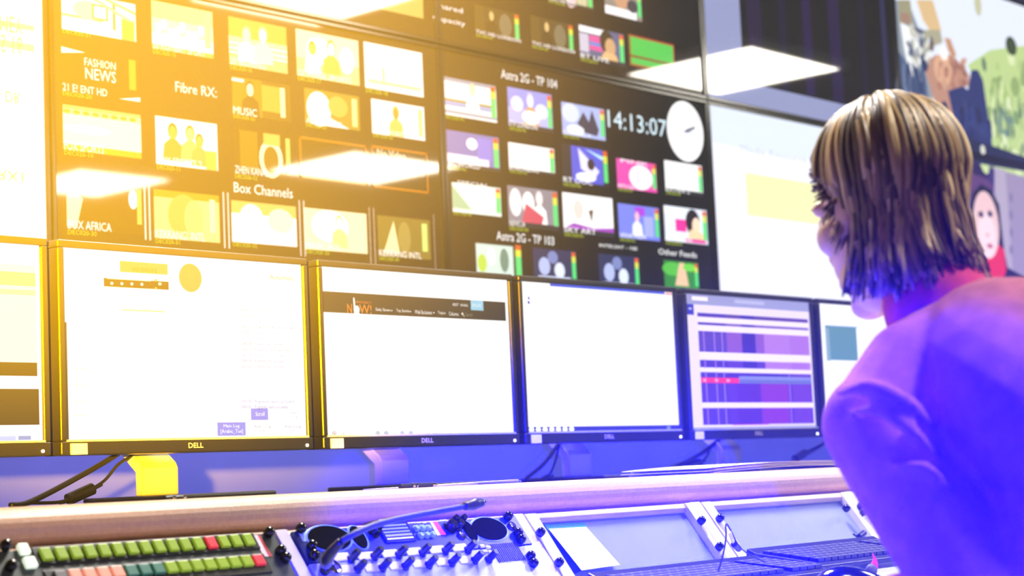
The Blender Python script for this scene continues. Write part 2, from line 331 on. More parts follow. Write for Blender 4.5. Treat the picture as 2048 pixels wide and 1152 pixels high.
tile(S, (1014, 173), (1106, 266), [(.5, '#8f96e8'), (.5, '#b4b8f4')], [('e', .2, .6, .14, .2, '#e4e4ff'), ('e', .75, .5, .15, .2, '#dfe4ff'), ('p', .5, .05, .9, '#f09a60', '#fff4ec', '#c8c0e8'), ('e', .5, .3, .2, .18, '#ffffff')], 'ITV LONDON', 'DEC020-42', boxed=True)
tile(S, (1122, 203), (1211, 282), '#a9b8ee', [('e', .2, .7, .2, .3, '#d4e0ff'), ('g', [(.35, .4), (.5, .8), (.62, .5), (.7, .9), (.85, .3), (.8, .1), (.5, .15)], '#2c3350'), ('e', .3, .2, .2, .15, '#f0f4ff')], 'CHANNEL 4', 'DEC020-43')
tile(S, (886, 258), (1000, 345), '#7a78c0', [('r', 0, .0, .8, .35, '#f4f0ff'), ('e', .5, .7, .1, .17, '#ffffff'), ('r', .6, .3, .85, .9, '#8880e0')], 'BBC WORLD', 'DEC020-44', boxed=True)
tile(S, (1016, 284), (1110, 352), '#ffffff', [('r', .25, .2, .27, .9, '#e8c8b8')], 'EURONEWS', 'DEC020-45', boxed=True)
tile(S, (1122, 286), (1218, 376), '#20222e', [('r', .2, .05, .88, .98, '#5058d8'), ('g', [(.35, .95), (.8, .4), (.7, .2), (.4, .4)], '#e8e4ff'), ('e', .5, .2, .22, .12, '#ffffff'), ('e', .62, .55, .08, .15, '#2a1c30'), ('g', [(.5, .95), (.9, .8), (.88, .7)], '#b8e8ff')], 'RT DOC', 'DEC020-46')
tile(S, (1232, 316), (1314, 386), '#f04ab0', [('e', .6, .45, .3, .42, '#ffffff'), ('r', .5, .2, .54, .7, '#f8c0e0'), ('t', 'PINK', .1, .88, .8, 1.0, '#ffffff')], 'MTV EXTRA', 'DEC020-47')
tile(S, (1328, 320), (1406, 392), '#ffffff', [('r', .1, .62, .8, .65, '#e0a8a8'), ('r', 0, .05, .85, .1, '#d8dce8')], 'EXTRA 2', 'DEC020-48', boxed=True)
tile(S, (903, 364), (1003, 434), '#e6f4ea', [('g', [(0, .9), (.4, .1), (0, .1)], '#a8c8a0'), ('e', .6, .5, .3, .4, '#ffffff'), ('t', 'SPECIAL', .1, .96, .75, 1.08, '#fff')], 'SPORT 1 HD', 'DEC020-49')
tile(S, (1014, 370), (1118, 462), '#8d8694', [('e', .15, .6, .12, .35, '#f4f0f4'), ('e', .4, .6, .12, .3, '#ffffff'), ('p', .62, .1, .85, '#ffffff', '#fff0e8', '#e8e0e8'), ('g', [(.25, .1), (.35, .6), (.7, .3), (.65, .1)], '#d04868'), ('r', 0, .02, .9, .12, '#2c2a40')], 'NEWS 24', 'DEC020-50', boxed=True, capw=.3)
tile(S, (1124, 384), (1228, 474), '#ffffff', [('g', [(0, .1), (.2, .25), (.6, .16), (1, .22), (1, .08), (0, .02)], '#a848c0'), ('e', .3, .6, .1, .25, '#f8dcd4'), ('g', [(.5, .6), (.56, .3), (.6, .65)], '#6a5040')], 'SKY ART', 'DEC020-51', 0, boxed=True)
tile(S, (1235, 406), (1320, 483), '#7c86f0', [('r', .4, .7, .65, .95, '#b040e0'), ('p', .45, .1, .75, '#f0f4ff', '#ffc8d0', '#c880d0'), ('r', .62, .1, .85, .7, '#a8b0f8')], 'VIVA FILM', 'DEC020-52')
tile(S, (1327, 410), (1416, 490), '#e9f0ff', [('r', 0, .8, .5, .95, '#ffffff'), ('r', .25, .3, .5, .65, '#ff30a0'), ('e', .66, .6, .17, .38, '#221820'), ('e', .74, .5, .1, .25, '#ffe0c0'), ('g', [(.5, .1), (.6, .4), (.9, .3), (.95, .1)], '#ffd8a8'), ('r', .45, .02, .95, .12, '#f040a0')], 'BT LIVE', 'DEC020-53')
tile(S, (951, 486), (1028, 552), '#cfe6dc', [('e', .15, .35, .12, .3, '#b8d850'), ('e', .4, .6, .1, .3, '#ffffff'), ('e', .75, .5, .12, .4, '#6a8c7c')], None, None, 0)
for tl, br in (((1065, 495), (1154, 566)), ((1196, 507), (1280, 578))):
    tile(S, tl, br, '#262c58', [('e', .25, .45, .13, .28, '#b4c0f0'), ('e', .6, .35, .12, .25, '#dfe8ff'), ('e', .45, .75, .12, .2, '#7c88c0'), ('r', .1, 0, .85, .15, '#c8d0f0')], None, None)
tile(S, (1327, 520), (1398, 580), '#2f8a2c', [('e', .25, .7, .3, .25, '#58c040'), ('g', [(.3, .1), (.45, .95), (.6, .95), (.7, .1)], '#f0c8a0'), ('e', .75, .8, .2, .15, '#70d840')], None, None)
c = Canvas(YW); x0, z1 = wp(1029, 490); x1, z0 = wp(1043, 552); meter(c, x0, z0, x1, z1, 5); c.done('level_meter', SCR_WALL, S)

# --- column B upper, C upper
t, c, r = display(1, 1, 'washed out bright display above the sports channel windows')
x0, z1 = wp(330, -60); x1, z0 = wp(825, 50); c.rect(r[0]+.03, r[1]+.05, r[2]-.04, r[3]-.05, '#b8ac62', .5)
c.rect(r[0]+.03, r[1]+.09, r[0]+.5, r[3]-.1, '#ffffff', 1)
for k in range(6): c.rect(x1-.35, r[1]+.07+k*.03, x1-.08, r[1]+.08+k*.03, '#cfc784', 1)
c.done('screen', SCR_WALL, t)
t, c, r = display(2, 1, 'multi-window display with a flat green window and the words Shared Capacity')
head(c, 'Shared', (868, 4), (925, 27)); head(c, 'Capacity', (865, 29), (930, 56)); S = c.done('screen', SCR_WALL, t)
for tl, br in (((948, 8), (1040, 86)), ((1060, 30), (1148, 108))):
    tile(S, tl, br, '#3a3420', [('p', .37, .05, .9, '#2a2214', '#d8b880', '#4a3818'), ('e', .68, .5, .14, .4, '#6c6a58'), ('r', .0, .0, .2, 1, '#463c1c')], 'TVC HD LONDON', 'DEC020-60', capw=1.0, boxed=True, caphi=.12)
tile(S, (1157, 48), (1250, 134), '#5a6088', [('r', 0, .8, .55, .98, '#ffffff'), ('r', 0, .2, .2, .75, '#c8c4d8'), ('r', .22, .3, .5, .75, '#e050a0'), ('r', .22, .45, .5, .55, '#5088d8'), ('e', .6, .65, .15, .35, '#2a2418'), ('e', .68, .5, .12, .28, '#d0a478'), ('g', [(.45, .1), (.55, .35), (.8, .3), (.85, .1)], '#e8b880')], 'BT LIVE', 'DEC020-61', boxed=True)
tile(S, (1257, 68), (1350, 150), '#55c552', [('r', 0, .28, 1, .35, '#8a2a1c')], None, None, 0, frame='#b04028')
tile(S, (1093, -50), (1186, 22), '#8c8468', [('e', .5, .3, .12, .4, '#e8c8d0'), ('e', .75, .3, .12, .3, '#c8c4a0'), ('r', 0, 0, .4, .5, '#6a6a48')], 'CNC UK EAST', 'DEC020-62', boxed=True)
tile(S, (1207, -40), (1284, 44), '#908880', [('r', 0, 0, .85, .25, '#ffffff'), ('e', .45, .55, .2, .3, '#c89878'), ('e', .75, .4, .15, .2, '#3a3a48')], None, None, boxed=True)
tile(S, (955, -62), (1048, -6), '#6a6030', [('e', .5, .4, .2, .3, '#988858')], 'TVC SPORT', 'DEC020-63', boxed=True)

# --- column D
t, c, r = display(3, 0, 'plain white document display with a pale yellow block, left of the head')
c.rect(r[0], r[1], r[2], r[3], '#eef1ff', .5); x0, z1 = wp(1490, 345); x1, z0 = wp(1700, 458); c.rect(x0, z0, x1, z1, '#f2efb4', 1)
x0, z1 = wp(1480, 282); x1, z0 = wp(1700, 296+40); c.text('Media Resource Scheduling', x0, z1-.04, x1, z1-.012, '#c5cfe6', 1)
c.rect(r[0], r[1]+.55, r[2], r[3], '#dfe8f8', .7); c.done('screen', SCR_WALL, t)
t, c, r = display(3, 1, 'dark display with violet curtain stripes between pale grey borders')
c.rect(r[0], r[1], r[2], r[3], '#8f95bd', .5)
a = wp(1478, 0); b_ = wp(1700, 245); c.rect(a[0], r[1]+.075, r[2], r[3], '#05030c', 1)
b2 = wp(1765, 100); b3 = wp(1774, 100); c.rect(b2[0], r[1], b3[0], r[3], '#22224e', 3); c.rect(b3[0], r[1], r[2], r[3], '#030308', 3)  # violet strip paints the glossy glint along the right bezel edge
for k, (f, wd, cl) in enumerate(((.04, .09, '#1a0a34'), (.24, .05, '#10062a'), (.40, .06, '#1e0c40'), (.58, .08, '#1c0a3c'), (.8, .04, '#0c0628'))):
    c.rect(a[0]+f*.95, r[1]+.08, a[0]+(f+wd)*.95, r[3], cl, 2)
c.done('screen', SCR_WALL, t)

# --- column E
t, c, r = display(4, 1, 'large display with a figure in navy against pale sky and green bushes')
c.rect(r[0], r[1], r[2], r[3], '#dfe6f4', .5)
def pp(L): return [wp(*q) for q in L]
c.poly(pp([(1935, 130), (1980, 100), (2300, 60), (2300, 420), (1960, 330), (1985, 300), (1960, 180)]), '#b9cf8a', 1)
rr = random.Random(5)
for k in range(70):
    q = (rr.uniform(1955, 2230), rr.uniform(110, 330)); x, z = wp(*q)
    c.ell(x, z, rr.uniform(.02, .07), rr.uniform(.02, .05), rr.choice(['#a3bd6c', '#c9dc9a', '#8fa868', '#d7e4b0', '#7d9a66']), 1.2+k*.01, 10, rr.uniform(0, 3))
c.ell(*wp(2022, 92), .05, .04, '#39492c', 2.2); c.ell(*wp(1955, 8), .03, .05, '#bfc09c', 2.2)
c.ell(*wp(2008, 245), .09, .06, '#6d8a80', 2.2)
c.poly(pp([(1790, 0), (1815, 0), (1838, 60), (1860, 100), (1865, 200), (1850, 260), (1800, 250)]), '#8a95a2', 3)
c.poly(pp([(1795, 100), (1830, 150), (1850, 170), (1880, 300), (1800, 270), (1790, 180)]), '#44557c', 3.1)
c.poly(pp([(1800, 45), (1830, 60), (1850, 110), (1822, 160), (1808, 100)]), '#f0f2f4', 3.2)
c.poly(pp([(1796, 0), (1820, 0), (1825, 50), (1798, 45)]), '#9a9478', 3.25)
c.poly(pp([(1800, 25), (1818, 28), (1822, 50), (1802, 45)]), '#a08070', 3.27)
c.poly(pp([(1832, 0), (1865, 0), (1882, 60), (1868, 75), (1845, 40)]), '#d8b888', 3.3)
c.poly(pp([(1845, 60), (1880, 60), (1885, 85), (1850, 100)]), '#a8a48c', 3.32)
c.poly(pp([(1845, 130), (1870, 110), (1905, 110), (1938, 150), (1938, 172), (1900, 180), (1905, 235), (1900, 255), (1870, 210), (1855, 160)]), '#b98a78', 3.5)
c.ell(*wp(1885, 140), .07, .06, '#d8aa8a', 3.6); c.ell(*wp(1912, 140), .03, .04, '#a87468', 3.65); c.ell(*wp(1887, 108), .03, .025, '#fff4f0', 3.7)
c.poly(pp([(1888, 75), (1900, 78), (1912, 110), (1905, 118), (1895, 100)]), '#c09070', 3.7)
c.ell(*wp(1848, 118), .03, .05, '#2c3560', 3.7); c.ell(*wp(1862, 88), .02, .03, '#6a5a58', 3.7)
c.poly(pp([(1895, 182), (1925, 172), (1935, 180), (1942, 140), (1955, 140), (1965, 160), (1975, 230), (1985, 300), (1860, 300), (1850, 230), (1868, 225), (1900, 262), (1905, 230)]), '#27336c', 4)
for k in range(170):                              # mottled leaves and the folds of the cloth
    q = (rr.uniform(1965, 2230), rr.uniform(120, 325)); x, z = wp(*q)
    if q[0] > 1985 or q[1] < 150: c.ell(x, z, rr.uniform(.006, .022), rr.uniform(.015, .045), rr.choice(['#a9c07c', '#cfdfa6', '#90a870', '#dbe6bc', '#7f9a72', '#b8cc8c', '#5f7c66']), 2.3+k*.004, 9, rr.uniform(-.5, .5))
for k in range(46):
    x, z = wp(rr.uniform(1808, 1852), rr.uniform(150, 262)); c.ell(x, z, rr.uniform(.006, .014), rr.uniform(.03, .08), rr.choice(['#3c4c72', '#54678e', '#344268', '#6c7c9a', '#2c3860']), 3.4, 9, rr.uniform(-.2, .5))
for k in range(30):
    x, z = wp(rr.uniform(1875, 1930), rr.uniform(120, 172)); c.ell(x, z, rr.uniform(.01, .028), rr.uniform(.008, .02), rr.choice(['#c89a80', '#a87464', '#dcb090', '#b88470', '#8f6258']), 3.66, 9, rr.uniform(0, 3))
for k in range(24):
    x, z = wp(rr.uniform(1820, 1862), rr.uniform(55, 120)); c.ell(x, z, rr.uniform(.008, .02), rr.uniform(.012, .04), rr.choice(['#e4e6e2', '#a8aaa0', '#c8c4b4', '#586078']), 3.72, 9, rr.uniform(0, 3))
for k in range(26):
    x, z = wp(rr.uniform(1880, 1980), rr.uniform(215, 296)); c.ell(x, z, rr.uniform(.01, .03), rr.uniform(.02, .05), rr.choice(['#222c60', '#2c3a74', '#1c2450', '#303c70']), 4.1, 9, rr.uniform(-.4, .4))
c.poly(pp([(1800, 262), (1860, 225), (1885, 262), (1985, 292), (2060, 318), (2060, 345), (1800, 300)]), '#1c2448', 4.3)
c.ell(*wp(1965, 300), .02, .02, '#d8d8c8', 4.5)
c.done('screen', SCR_WALL, t)
t, c, r = display(4, 0, 'display showing a face framed by a black hood and red scarf, right of the head')
c.rect(r[0], r[1], r[2], r[3], '#9a8cac', .5)
c.poly(pp([(1880, 300), (1990, 330), (1985, 420), (1940, 600), (1860, 600)]), '#3a2c70', 1)
c.poly(pp([(1900, 318), (1925, 322), (1925, 342), (1902, 338)]), '#b8b8e8', 1.3)
c.poly(pp([(1935, 325), (1975, 332), (1975, 358), (1940, 345)]), '#221850', 1.3)
c.poly(pp([(1930, 350), (1960, 345), (1985, 370), (1980, 400), (1940, 400)]), '#5c3c70', 1.2)
c.poly(pp([(1988, 335), (2010, 340), (2025, 540), (2000, 530)]), '#b0a4ba', 1.2)
for k in range(4): x, z = wp(2022, 395+k*35); c.ell(x, z, .014, .02, '#7d7498', 1.4)
c.poly(pp([(1940, 420), (1945, 385), (1962, 368), (1982, 380), (1998, 410), (2008, 500), (2015, 535), (2060, 560), (2090, 620), (1930, 620), (1936, 480)]), '#161034', 2)
c.poly(pp([(1992, 485), (2008, 500), (2012, 540), (2005, 565), (1975, 570), (1960, 540)]), '#e02444', 3)
cx, cz = wp(1972, 450); fw = wp(1997, 450)[0]-cx
c.ell(cx, cz, fw, .135, '#e9c3c4', 4); c.ell(cx, cz-.04, fw*.7, .09, '#f4d8dc', 4.3)
for q in ((1961, 429), (1979, 428)): x, z = wp(*q); c.ell(x, z, .022, .013, '#4a3858', 5)
x, z = wp(1979, 492); c.ell(x, z, .026, .010, '#c06880', 5); x, z = wp(1974, 470); c.ell(x, z, .012, .008, '#d8a0a4', 5)
c.done('screen', SCR_WALL, t)

# ------------------------------------------------------------------ desk and console
ZD = .945
b = bmesh.new(); box(b, .6, 5.6, 2.09, 3.3, ZD-.03, ZD); o = finish('monitor_shelf', b, CARB, bevel=.003)
shelf = thing('console_desk', 'long control desk with tan padded front edge and sloping equipment rails', 'desk', (3, 2.0, 0))
tag(shelf); o.name = 'monitor_shelf'; o.parent = shelf; o.matrix_parent_inverse = world(shelf).inverted()
prof = []
for k in range(13):
    a = math.radians(92+k*(258-92)/12); prof.append((2.068+.036*math.cos(a), .922+.029*math.sin(a)))
prof += [(2.066, .892), (2.10, .889), (2.13, .90), (2.13, .951), (2.10, .951)]
b = bmesh.new(); prism(b, prof, 'x', .6, 5.6); finish('padded_edge', b, TAN, shelf, smooth=False, bevel=.004, seg=3)
b = bmesh.new(); prism(b, [(2.068, .8995), (2.055, .901), (2.035, .8995), (2.006, .8975), (1.999, .893), (2.0, .885), (2.07, .86), (2.09, .89)], 'x', .6, 5.6)
finish('wood_lip', b, WOOD, shelf, bevel=.002)
SO = Vector((0, 2.0, .897)); EV = Vector((0, -.604, -.797)); EN = Vector((0, -.797, .604))
SM = Matrix(((1, 0, 0, 0), (0, -EV.y, EN.y, SO.y), (0, -EV.z, EN.z, SO.z), (0, 0, 0, 1)))   # slope frame: x, up-slope, normal
SROT = SM.to_euler()
def sp(x, y, h=0):                    # photo point on the slope -> (X, up-slope)
    d = ray(x, y); o_ = SO+EN*h; t_ = (o_-CAM).dot(EN)/d.dot(EN); p = CAM+d*t_; q = p-SO
    return p.x, -q.dot(EV)
SLEN = -.145
for x0, x1 in ((.6, 1.18), (1.752, 1.775), (2.258, 2.281), (2.738, 2.768), (3.262, 3.35), (3.85, 3.88)):
    b = bmesh.new(); box(b, x0, x1, SLEN, .006, -.02, .0005, SM); finish('console_rail', b, RAIL, shelf, bevel=.001)
b = bmesh.new(); box(b, .6, 5.6, SLEN, .004, -.07, -.05, SM); finish('console_back', b, CARB, shelf)
b = bmesh.new(); box(b, .6, 5.6, 1.06, 1.925, .745, .775); finish('desktop', b, mat('pale desk laminate', '#aab0c4', .35, noise=.04), shelf, bevel=.004)
for x in (.8, 2.6, 4.2, 5.4):
    b = bmesh.new(); box(b, x, x+.05, 1.3, 3.2, 0, .745); finish('leg', b, CARB, shelf)
    b = bmesh.new(); box(b, x, x+.05, 2.1, 3.2, .745, ZD-.03); finish('riser', b, CARB, shelf)

def rack(name, label, cat, X, w, yb=SLEN, h=.003, m=BLACK, y0=.0, bevel=.001, group='console panels'):
    t = thing(name, label, cat, SM @ Vector((X, 0, 0)), SROT, group)
    b = bmesh.new(); box(b, 0, w, yb, y0, -.03, h); o = finish('panel', b, m, t, local=True, bevel=bevel)
    return t
def lp(t, x, y, h=0):                # photo point -> local x, y on a rack thing
    X, v = sp(x, y, h); return X-t.location.x, v
def knob(t, x, y, r=.007, h=.016, m=BLACK, name='knob', cap=True):
    b = bmesh.new(); M = Matrix.Translation((x, y, .003))
    lathe(b, [(r*1.15, 0), (r*1.15, .002), (r*.95, .0035), (r*.85, h-.002), (r*.7, h)], M, 16)
    o = finish(name, b, m, t, local=True, smooth=False)
    return o
def screw(t, x, y, r=.0075):
    X, v = lp(t, x, y); b = bmesh.new()
    lathe(b, [(r*.9, 0), (r, .003), (r, .008), (r*.8, .0115), (r*.35, .013)], Matrix.Translation((X, v, .002)), 18)
    return finish('thumbscrew', b, mat('black gloss nylon', '#0c0c10', .12), t, local=True, smooth=True)

# R1 button panel
OLIVE = mat('dark olive panel', '#3c4742', .4)
t1 = rack('button_panel', 'dark control panel with rows of lit green and red push buttons', 'control panel', 1.19, .555, m=OLIVE)
GRN = mat('lit green key', '#8fae2c', .35, emis='#9cc02c', es=.3); REDK = mat('lit red key', '#d8384a', .35, emis='#f0303c', es=.45)
PCH = mat('lit peach key', '#e8a088', .35, emis='#f09a80', es=.5); DGR = mat('dim green key', '#3d7a66', .4, emis='#2c6c58', es=.3)
WHK = mat('lit white key', '#e8f0e0', .35, emis='#e4f4dc', es=.9)
def key(t, x, y, w, d, m, h=.009, name='push_button'):
    b = bmesh.new(); box(b, x-w/2, x+w/2, y-d/2, y+d/2, .002, h); return finish(name, b, m, t, local=True, bevel=.0015)
A = lp(t1, 88, 1115); B = lp(t1, 496, 1093)
b = bmesh.new(); pit = (B[0]-A[0])/15; box(b, A[0]-.016, B[0]+.016, A[1]-.014, A[1]+.013, .002, .005); finish('button_bank', b, BLACK, t1, local=True, bevel=.001)
for k in range(16):
    key(t1, A[0]+k*pit, A[1], pit*.72, .019, REDK if k == 12 else GRN)
A2 = lp(t1, 338, 1141); B2 = lp(t1, 517, 1134)
b = bmesh.new(); pit2 = (B2[0]-A2[0])/7; box(b, A2[0]-8*pit2-.02, B2[0]+.016, A2[1]-.02, A2[1]+.0125, .002, .005); finish('button_bank', b, BLACK, t1, local=True, bevel=.001)
for k in range(-8, 8):
    m = REDK if k == 7 else GRN if k >= 0 else DGR if k > -4 else PCH if k > -8 else GREYP
    key(t1, A2[0]+k*pit2, A2[1], pit2*.82, .017, m)
q = lp(t1, 43, 1104); key(t1, q[0], q[1], .014, .015, WHK); q = lp(t1, 56, 1131); key(t1, q[0], q[1], .016, .015, WHK)
c = Canvas(mtx=Matrix.Identity(4), step=.0005)
P_ = [lp(t1, *p) for p in ((503, 1073), (512, 1073), (535, 1116), (525, 1116))]; c.poly(P_, '#f4e8e8', 7)
P_ = [lp(t1, *p) for p in ((512, 1073), (517, 1073), (543, 1116), (535, 1116))]; c.poly(P_, '#d83848', 7)
o = finish('printed_stripe', c.bm, INK, t1, local=True)
for p in ((533, 1071), (556, 1107), (566, 1122), (17, 1139), (6, 1098)): screw(t1, *p)

# R2: intercom unit above mixer unit, two things
BLUEB = mat('dark blue enamel', '#1c2c5c', .3)
t2 = rack('intercom_panel', 'dark blue intercom unit with oval speaker openings and small display', 'intercom unit', 1.779, .478, yb=-.056, m=BLUEB)
def oval(t, x, y, rx, ry, m, h0=.003, h1=.005, name='speaker_opening', n=28):
    b = bmesh.new(); vs = []
    pts = [(x+rx*math.cos(2*math.pi*i/n), y+ry*math.sin(2*math.pi*i/n)) for i in range(n)]
    prism(b, pts, 'z', h0, h1); return finish(name, b, m, t, local=True, bevel=.0006)
GRILL = mat('black speaker cloth', '#020204', 1, spec=.05, noise=.3, nscale=400)
LTBLUE = mat('light blue enamel', '#7fa6d8', .3)
for (px, py, rx, ry) in ((656, 1080, .040, .022), (714, 1078, .013, .020), (976, 1061, .038, .022), (936, 1065, .012, .020)):
    q = lp(t2, px, py); oval(t2, q[0], q[1], rx+.004, ry+.003, LTBLUE, .002, .004, 'speaker_rim'); oval(t2, q[0], q[1], rx, ry, GRILL, .003, .0055)
q = lp(t2, 790, 1068); b = bmesh.new(); box(b, q[0]-.032, q[0]+.032, q[1]-.018, q[1]+.018, .002, .006); dsp = finish('display', b, mat('display glass', '#2a3148', .15), t2, local=True, bevel=.001)
c = Canvas(mtx=Matrix.Identity(4), step=.0005)
for k in range(5): c.rect(q[0]-.029, q[1]+.010-k*.006, q[0]+.026, q[1]+.013-k*.006, '#8ea0c8' if k < 4 else '#eef4ff', 13)
for k in range(14): c.rect(q[0]-.028+k*.004, q[1]-.009, q[0]-.026+k*.004, q[1]-.005, '#cfd8f0', 14)
c.rect(q[0]-.02, q[1]+.020, q[0]+.024, q[1]+.026, '#c8dcf8', 7)
X, v = lp(t2, 598, 1072); c.rect(X-.002, v-.012, X+.02, v+.008, '#a8c8f0', 7)
P_ = [lp(t2, *p) for p in ((862, 1046), (872, 1046), (890, 1072), (879, 1073))]; c.poly(P_, '#e04058', 7)
P_ = [lp(t2, *p) for p in ((857, 1047), (863, 1047), (879, 1073), (872, 1074))]; c.poly(P_, '#e8e4f4', 7)
for k in range(3): X, v = lp(t2, 824+k*12, 1050); c.rect(X-.004, v+.001, X+.004, v+.003, '#dfe8ff', 7)
X, v = lp(t2, 885, 1045); c.rect(X-.008, v, X+.008, v+.003, '#dfe8ff', 7)
finish('printed_markings', c.bm, INK, t2, local=True)
BTN = mat('pale blue button', '#9fc4e6', .3)
for px, py in ((829, 1061), (841, 1060), (853, 1060), (838, 1075), (850, 1074), (862, 1073)):
    q = lp(t2, px, py); knob(t2, q[0], q[1], .0052, .006, BTN, 'round_button')
for px, py, r_ in ((745, 1068, .009), (752, 1060, .006), (897, 1058, .010), (903, 1046, .006), (919, 1045, .006), (912, 1056, .008)):
    q = lp(t2, px, py); knob(t2, q[0], q[1], r_, .014, mat('black gloss nylon'), 'knob')
for px, py in ((921, 1074), (1021, 1055)):
    q = lp(t2, px, py); b = bmesh.new(); lathe(b, [(.0075, 0), (.0075, .003), (.006, .004), (.0045, .0035), (.0045, .001)], Matrix.Translation((*q, .003)), 20); finish('jack_socket', b, CHROME, t2, local=True)
for p in ((597, 1063), (619, 1097), (1011, 1038)): screw(t2, *p)

t3 = rack('mixer_panel', 'pale monitoring mixer unit with two rows of black knobs and a speaker grille', 'mixer', 1.779, .478, yb=SLEN, y0=-.058, m=mat('pale metal panel', '#a9b2c4', .3, noise=.04))
for R, (y_a) in (([(708, 1117), (754, 1112), (803, 1109), (850, 1105), (896, 1101), (941, 1099)], 0), ([(721, 1138), (770, 1135), (816, 1132), (863, 1129), (909, 1125), (955, 1120), (983, 1118)], 1)):
    for px, py in R:
        q = lp(t3, px, py-5, .012); o = knob(t3, q[0], q[1], .0062, .022, mat('dark knob', '#15151a', .3), 'knob')
WPL = mat('white label plate', '#eeeef2', .35)
for px, py in ((681, 1118), (731, 1116), (779, 1111), (827, 1107), (873, 1103), (918, 1099), (690, 1142), (745, 1139), (793, 1135), (840, 1131), (886, 1127), (932, 1123)):
    q = lp(t3, px, py); key(t3, q[0]-.001, q[1]+.001, .034, .014, WPL, .0045, 'label_plate')
for px, py in ((961, 1096), (973, 1098), (966, 1106), (978, 1108)):
    q = lp(t3, px, py); key(t3, q[0], q[1], .010, .006, WPL, .006, 'small_button')
q = lp(t3, 1012, 1107); b = bmesh.new()
for k in range(15): box(b, q[0]-.031+k*.0043, q[0]-.029+k*.0043, q[1]-.017, q[1]+.017, .002, .0045)
finish('speaker_grille', b, mat('dark grille bar', '#33343c', .4), t3, local=True)
q = lp(t3, 663, 1138); b = bmesh.new(); lathe(b, [(.013, 0), (.013, .004), (.011, .005), (.0085, .004), (.0085, .001)], Matrix.Translation((*q, .003)), 24); finish('connector_socket', b, CHROME, t3, local=True)
for k in range(3):
    a = k*2.1+.5; b = bmesh.new(); lathe(b, [(.0015, 0), (.0015, .001)], Matrix.Translation((q[0]+.004*math.cos(a), q[1]+.004*math.sin(a), .0045)), 8); finish('contact_pin', b, BLACK, t3, local=True)
for p in ((623, 1116), (1031, 1071), (1037, 1084), (1056, 1117), (1062, 1132), (645, 1147)): screw(t3, *p)

# gooseneck microphone
mb = [pt(652, 1124, 2.53), pt(662, 1106, 2.50), pt(682, 1083, 2.49), pt(712, 1066, 2.50), pt(750, 1050, 2.53), pt(797, 1038, 2.57), pt(863, 1025, 2.62), pt(929, 1013, 2.67)]
X, v = sp(650, 1130); base = SM @ Vector((X, v, .003))
g = thing('gooseneck_microphone', 'black bendy stalk microphone rising from the mixer towards the padded edge', 'microphone', base)
b = bmesh.new(); tube(b, [base]+mb[:3], [.0085, .0085, .006], 14); finish('base', b, BLACK, g, smooth=True)
b = bmesh.new(); tube(b, mb[2:], [.0048, .0046, .0042], 12); finish('stalk', b, mat('dark blue rubber', '#23304c', .4, bump=.4, bscale=900), g, smooth=True)
b = bmesh.new(); tube(b, [mb[-1], pt(945, 1010, 2.685), pt(950, 1008, 2.69), pt(964, 1005, 2.70)], [.0055, .0078, .0082, .006], 16); mh = finish('capsule', b, BLACK, g, smooth=True)
b = bmesh.new(); tube(b, [pt(958, 1006.5, 2.696), pt(967, 1004, 2.705)], [.0066, .0055], 16, spline=False); finish('metal_grille', b, CHROME, mh, smooth=True)

# R3, R4 blank panels, recessed
def blank(label, X0, X1, screws, sub=-.0):
    t = thing('blank_panel', label, 'rack panel', SM @ Vector((X0, 0, 0)), SROT, 'console panels')
    b = bmesh.new(); box(b, 0, X1-X0, SLEN, .004, -.03, -.012); finish('panel', b, PANELW, t, local=True)
    for e in ((0, .028), (X1-X0-.014, X1-X0)):
        b = bmesh.new(); box(b, e[0], e[1], SLEN, .004, -.012, .0015); finish('side_strip', b, RAIL, t, local=True, bevel=.0008)
    for p in screws: screw(t, *p)
    return t
blank('empty pale panel with a paper tucked in, right of the mixer', 2.284, 2.735, [(1076, 1070), (1113, 1130), (1398, 1046), (1434, 1098)])
blank('empty pale panel behind the keyboards, right end of the console', 2.771, 3.26, [(1435, 1041), (1688, 1021), (1717, 1016), (1722, 1028)])
blank('empty pale panel beside the seated person, mostly hidden by the arm', 3.353, 3.848, [])

def sheet(name, label, pts, m, thick=.0006, cat='paper', group=None, up=Vector((0, 0, 1))):
    b = bmesh.new(); A_ = [b.verts.new(p) for p in pts]; B_ = [b.verts.new(Vector(p)+up*thick) for p in pts]; n = len(pts)
    for i in range(n): b.faces.new((A_[i], A_[(i+1) % n], B_[(i+1) % n], B_[i]))
    b.faces.new(A_[::-1]); b.faces.new(B_)
    return tag(finish(name, b, m), label, cat, group)
def onsl(x, y, h): X, v = sp(x, y, h); return SM @ Vector((X, v, h))
sheet('cyan_card', 'small cyan card tucked in above the white note on the panel', [onsl(1088, 1049, -.011), onsl(1168, 1045, -.011), onsl(1175, 1056, -.011), onsl(1096, 1060, -.011)], CYAN, up=EN, cat='card')
sheet('note_paper', 'white note paper leaning on the pale panel beside the mixer', [onsl(1097, 1058, -.008), onsl(1172, 1054, -.009), onsl(1240, 1130, -.004), onsl(1163, 1141, .002)], PAPER, up=EN)
sheet('blue_folder', 'narrow blue folder edge under the white note paper', [onsl(1097, 1062, -.0112), onsl(1118, 1062, -.0112), onsl(1166, 1141, -.0112), onsl(1143, 1150, -.0112)], mat('blue folder', '#3450c8', .4), up=EN, cat='folder')

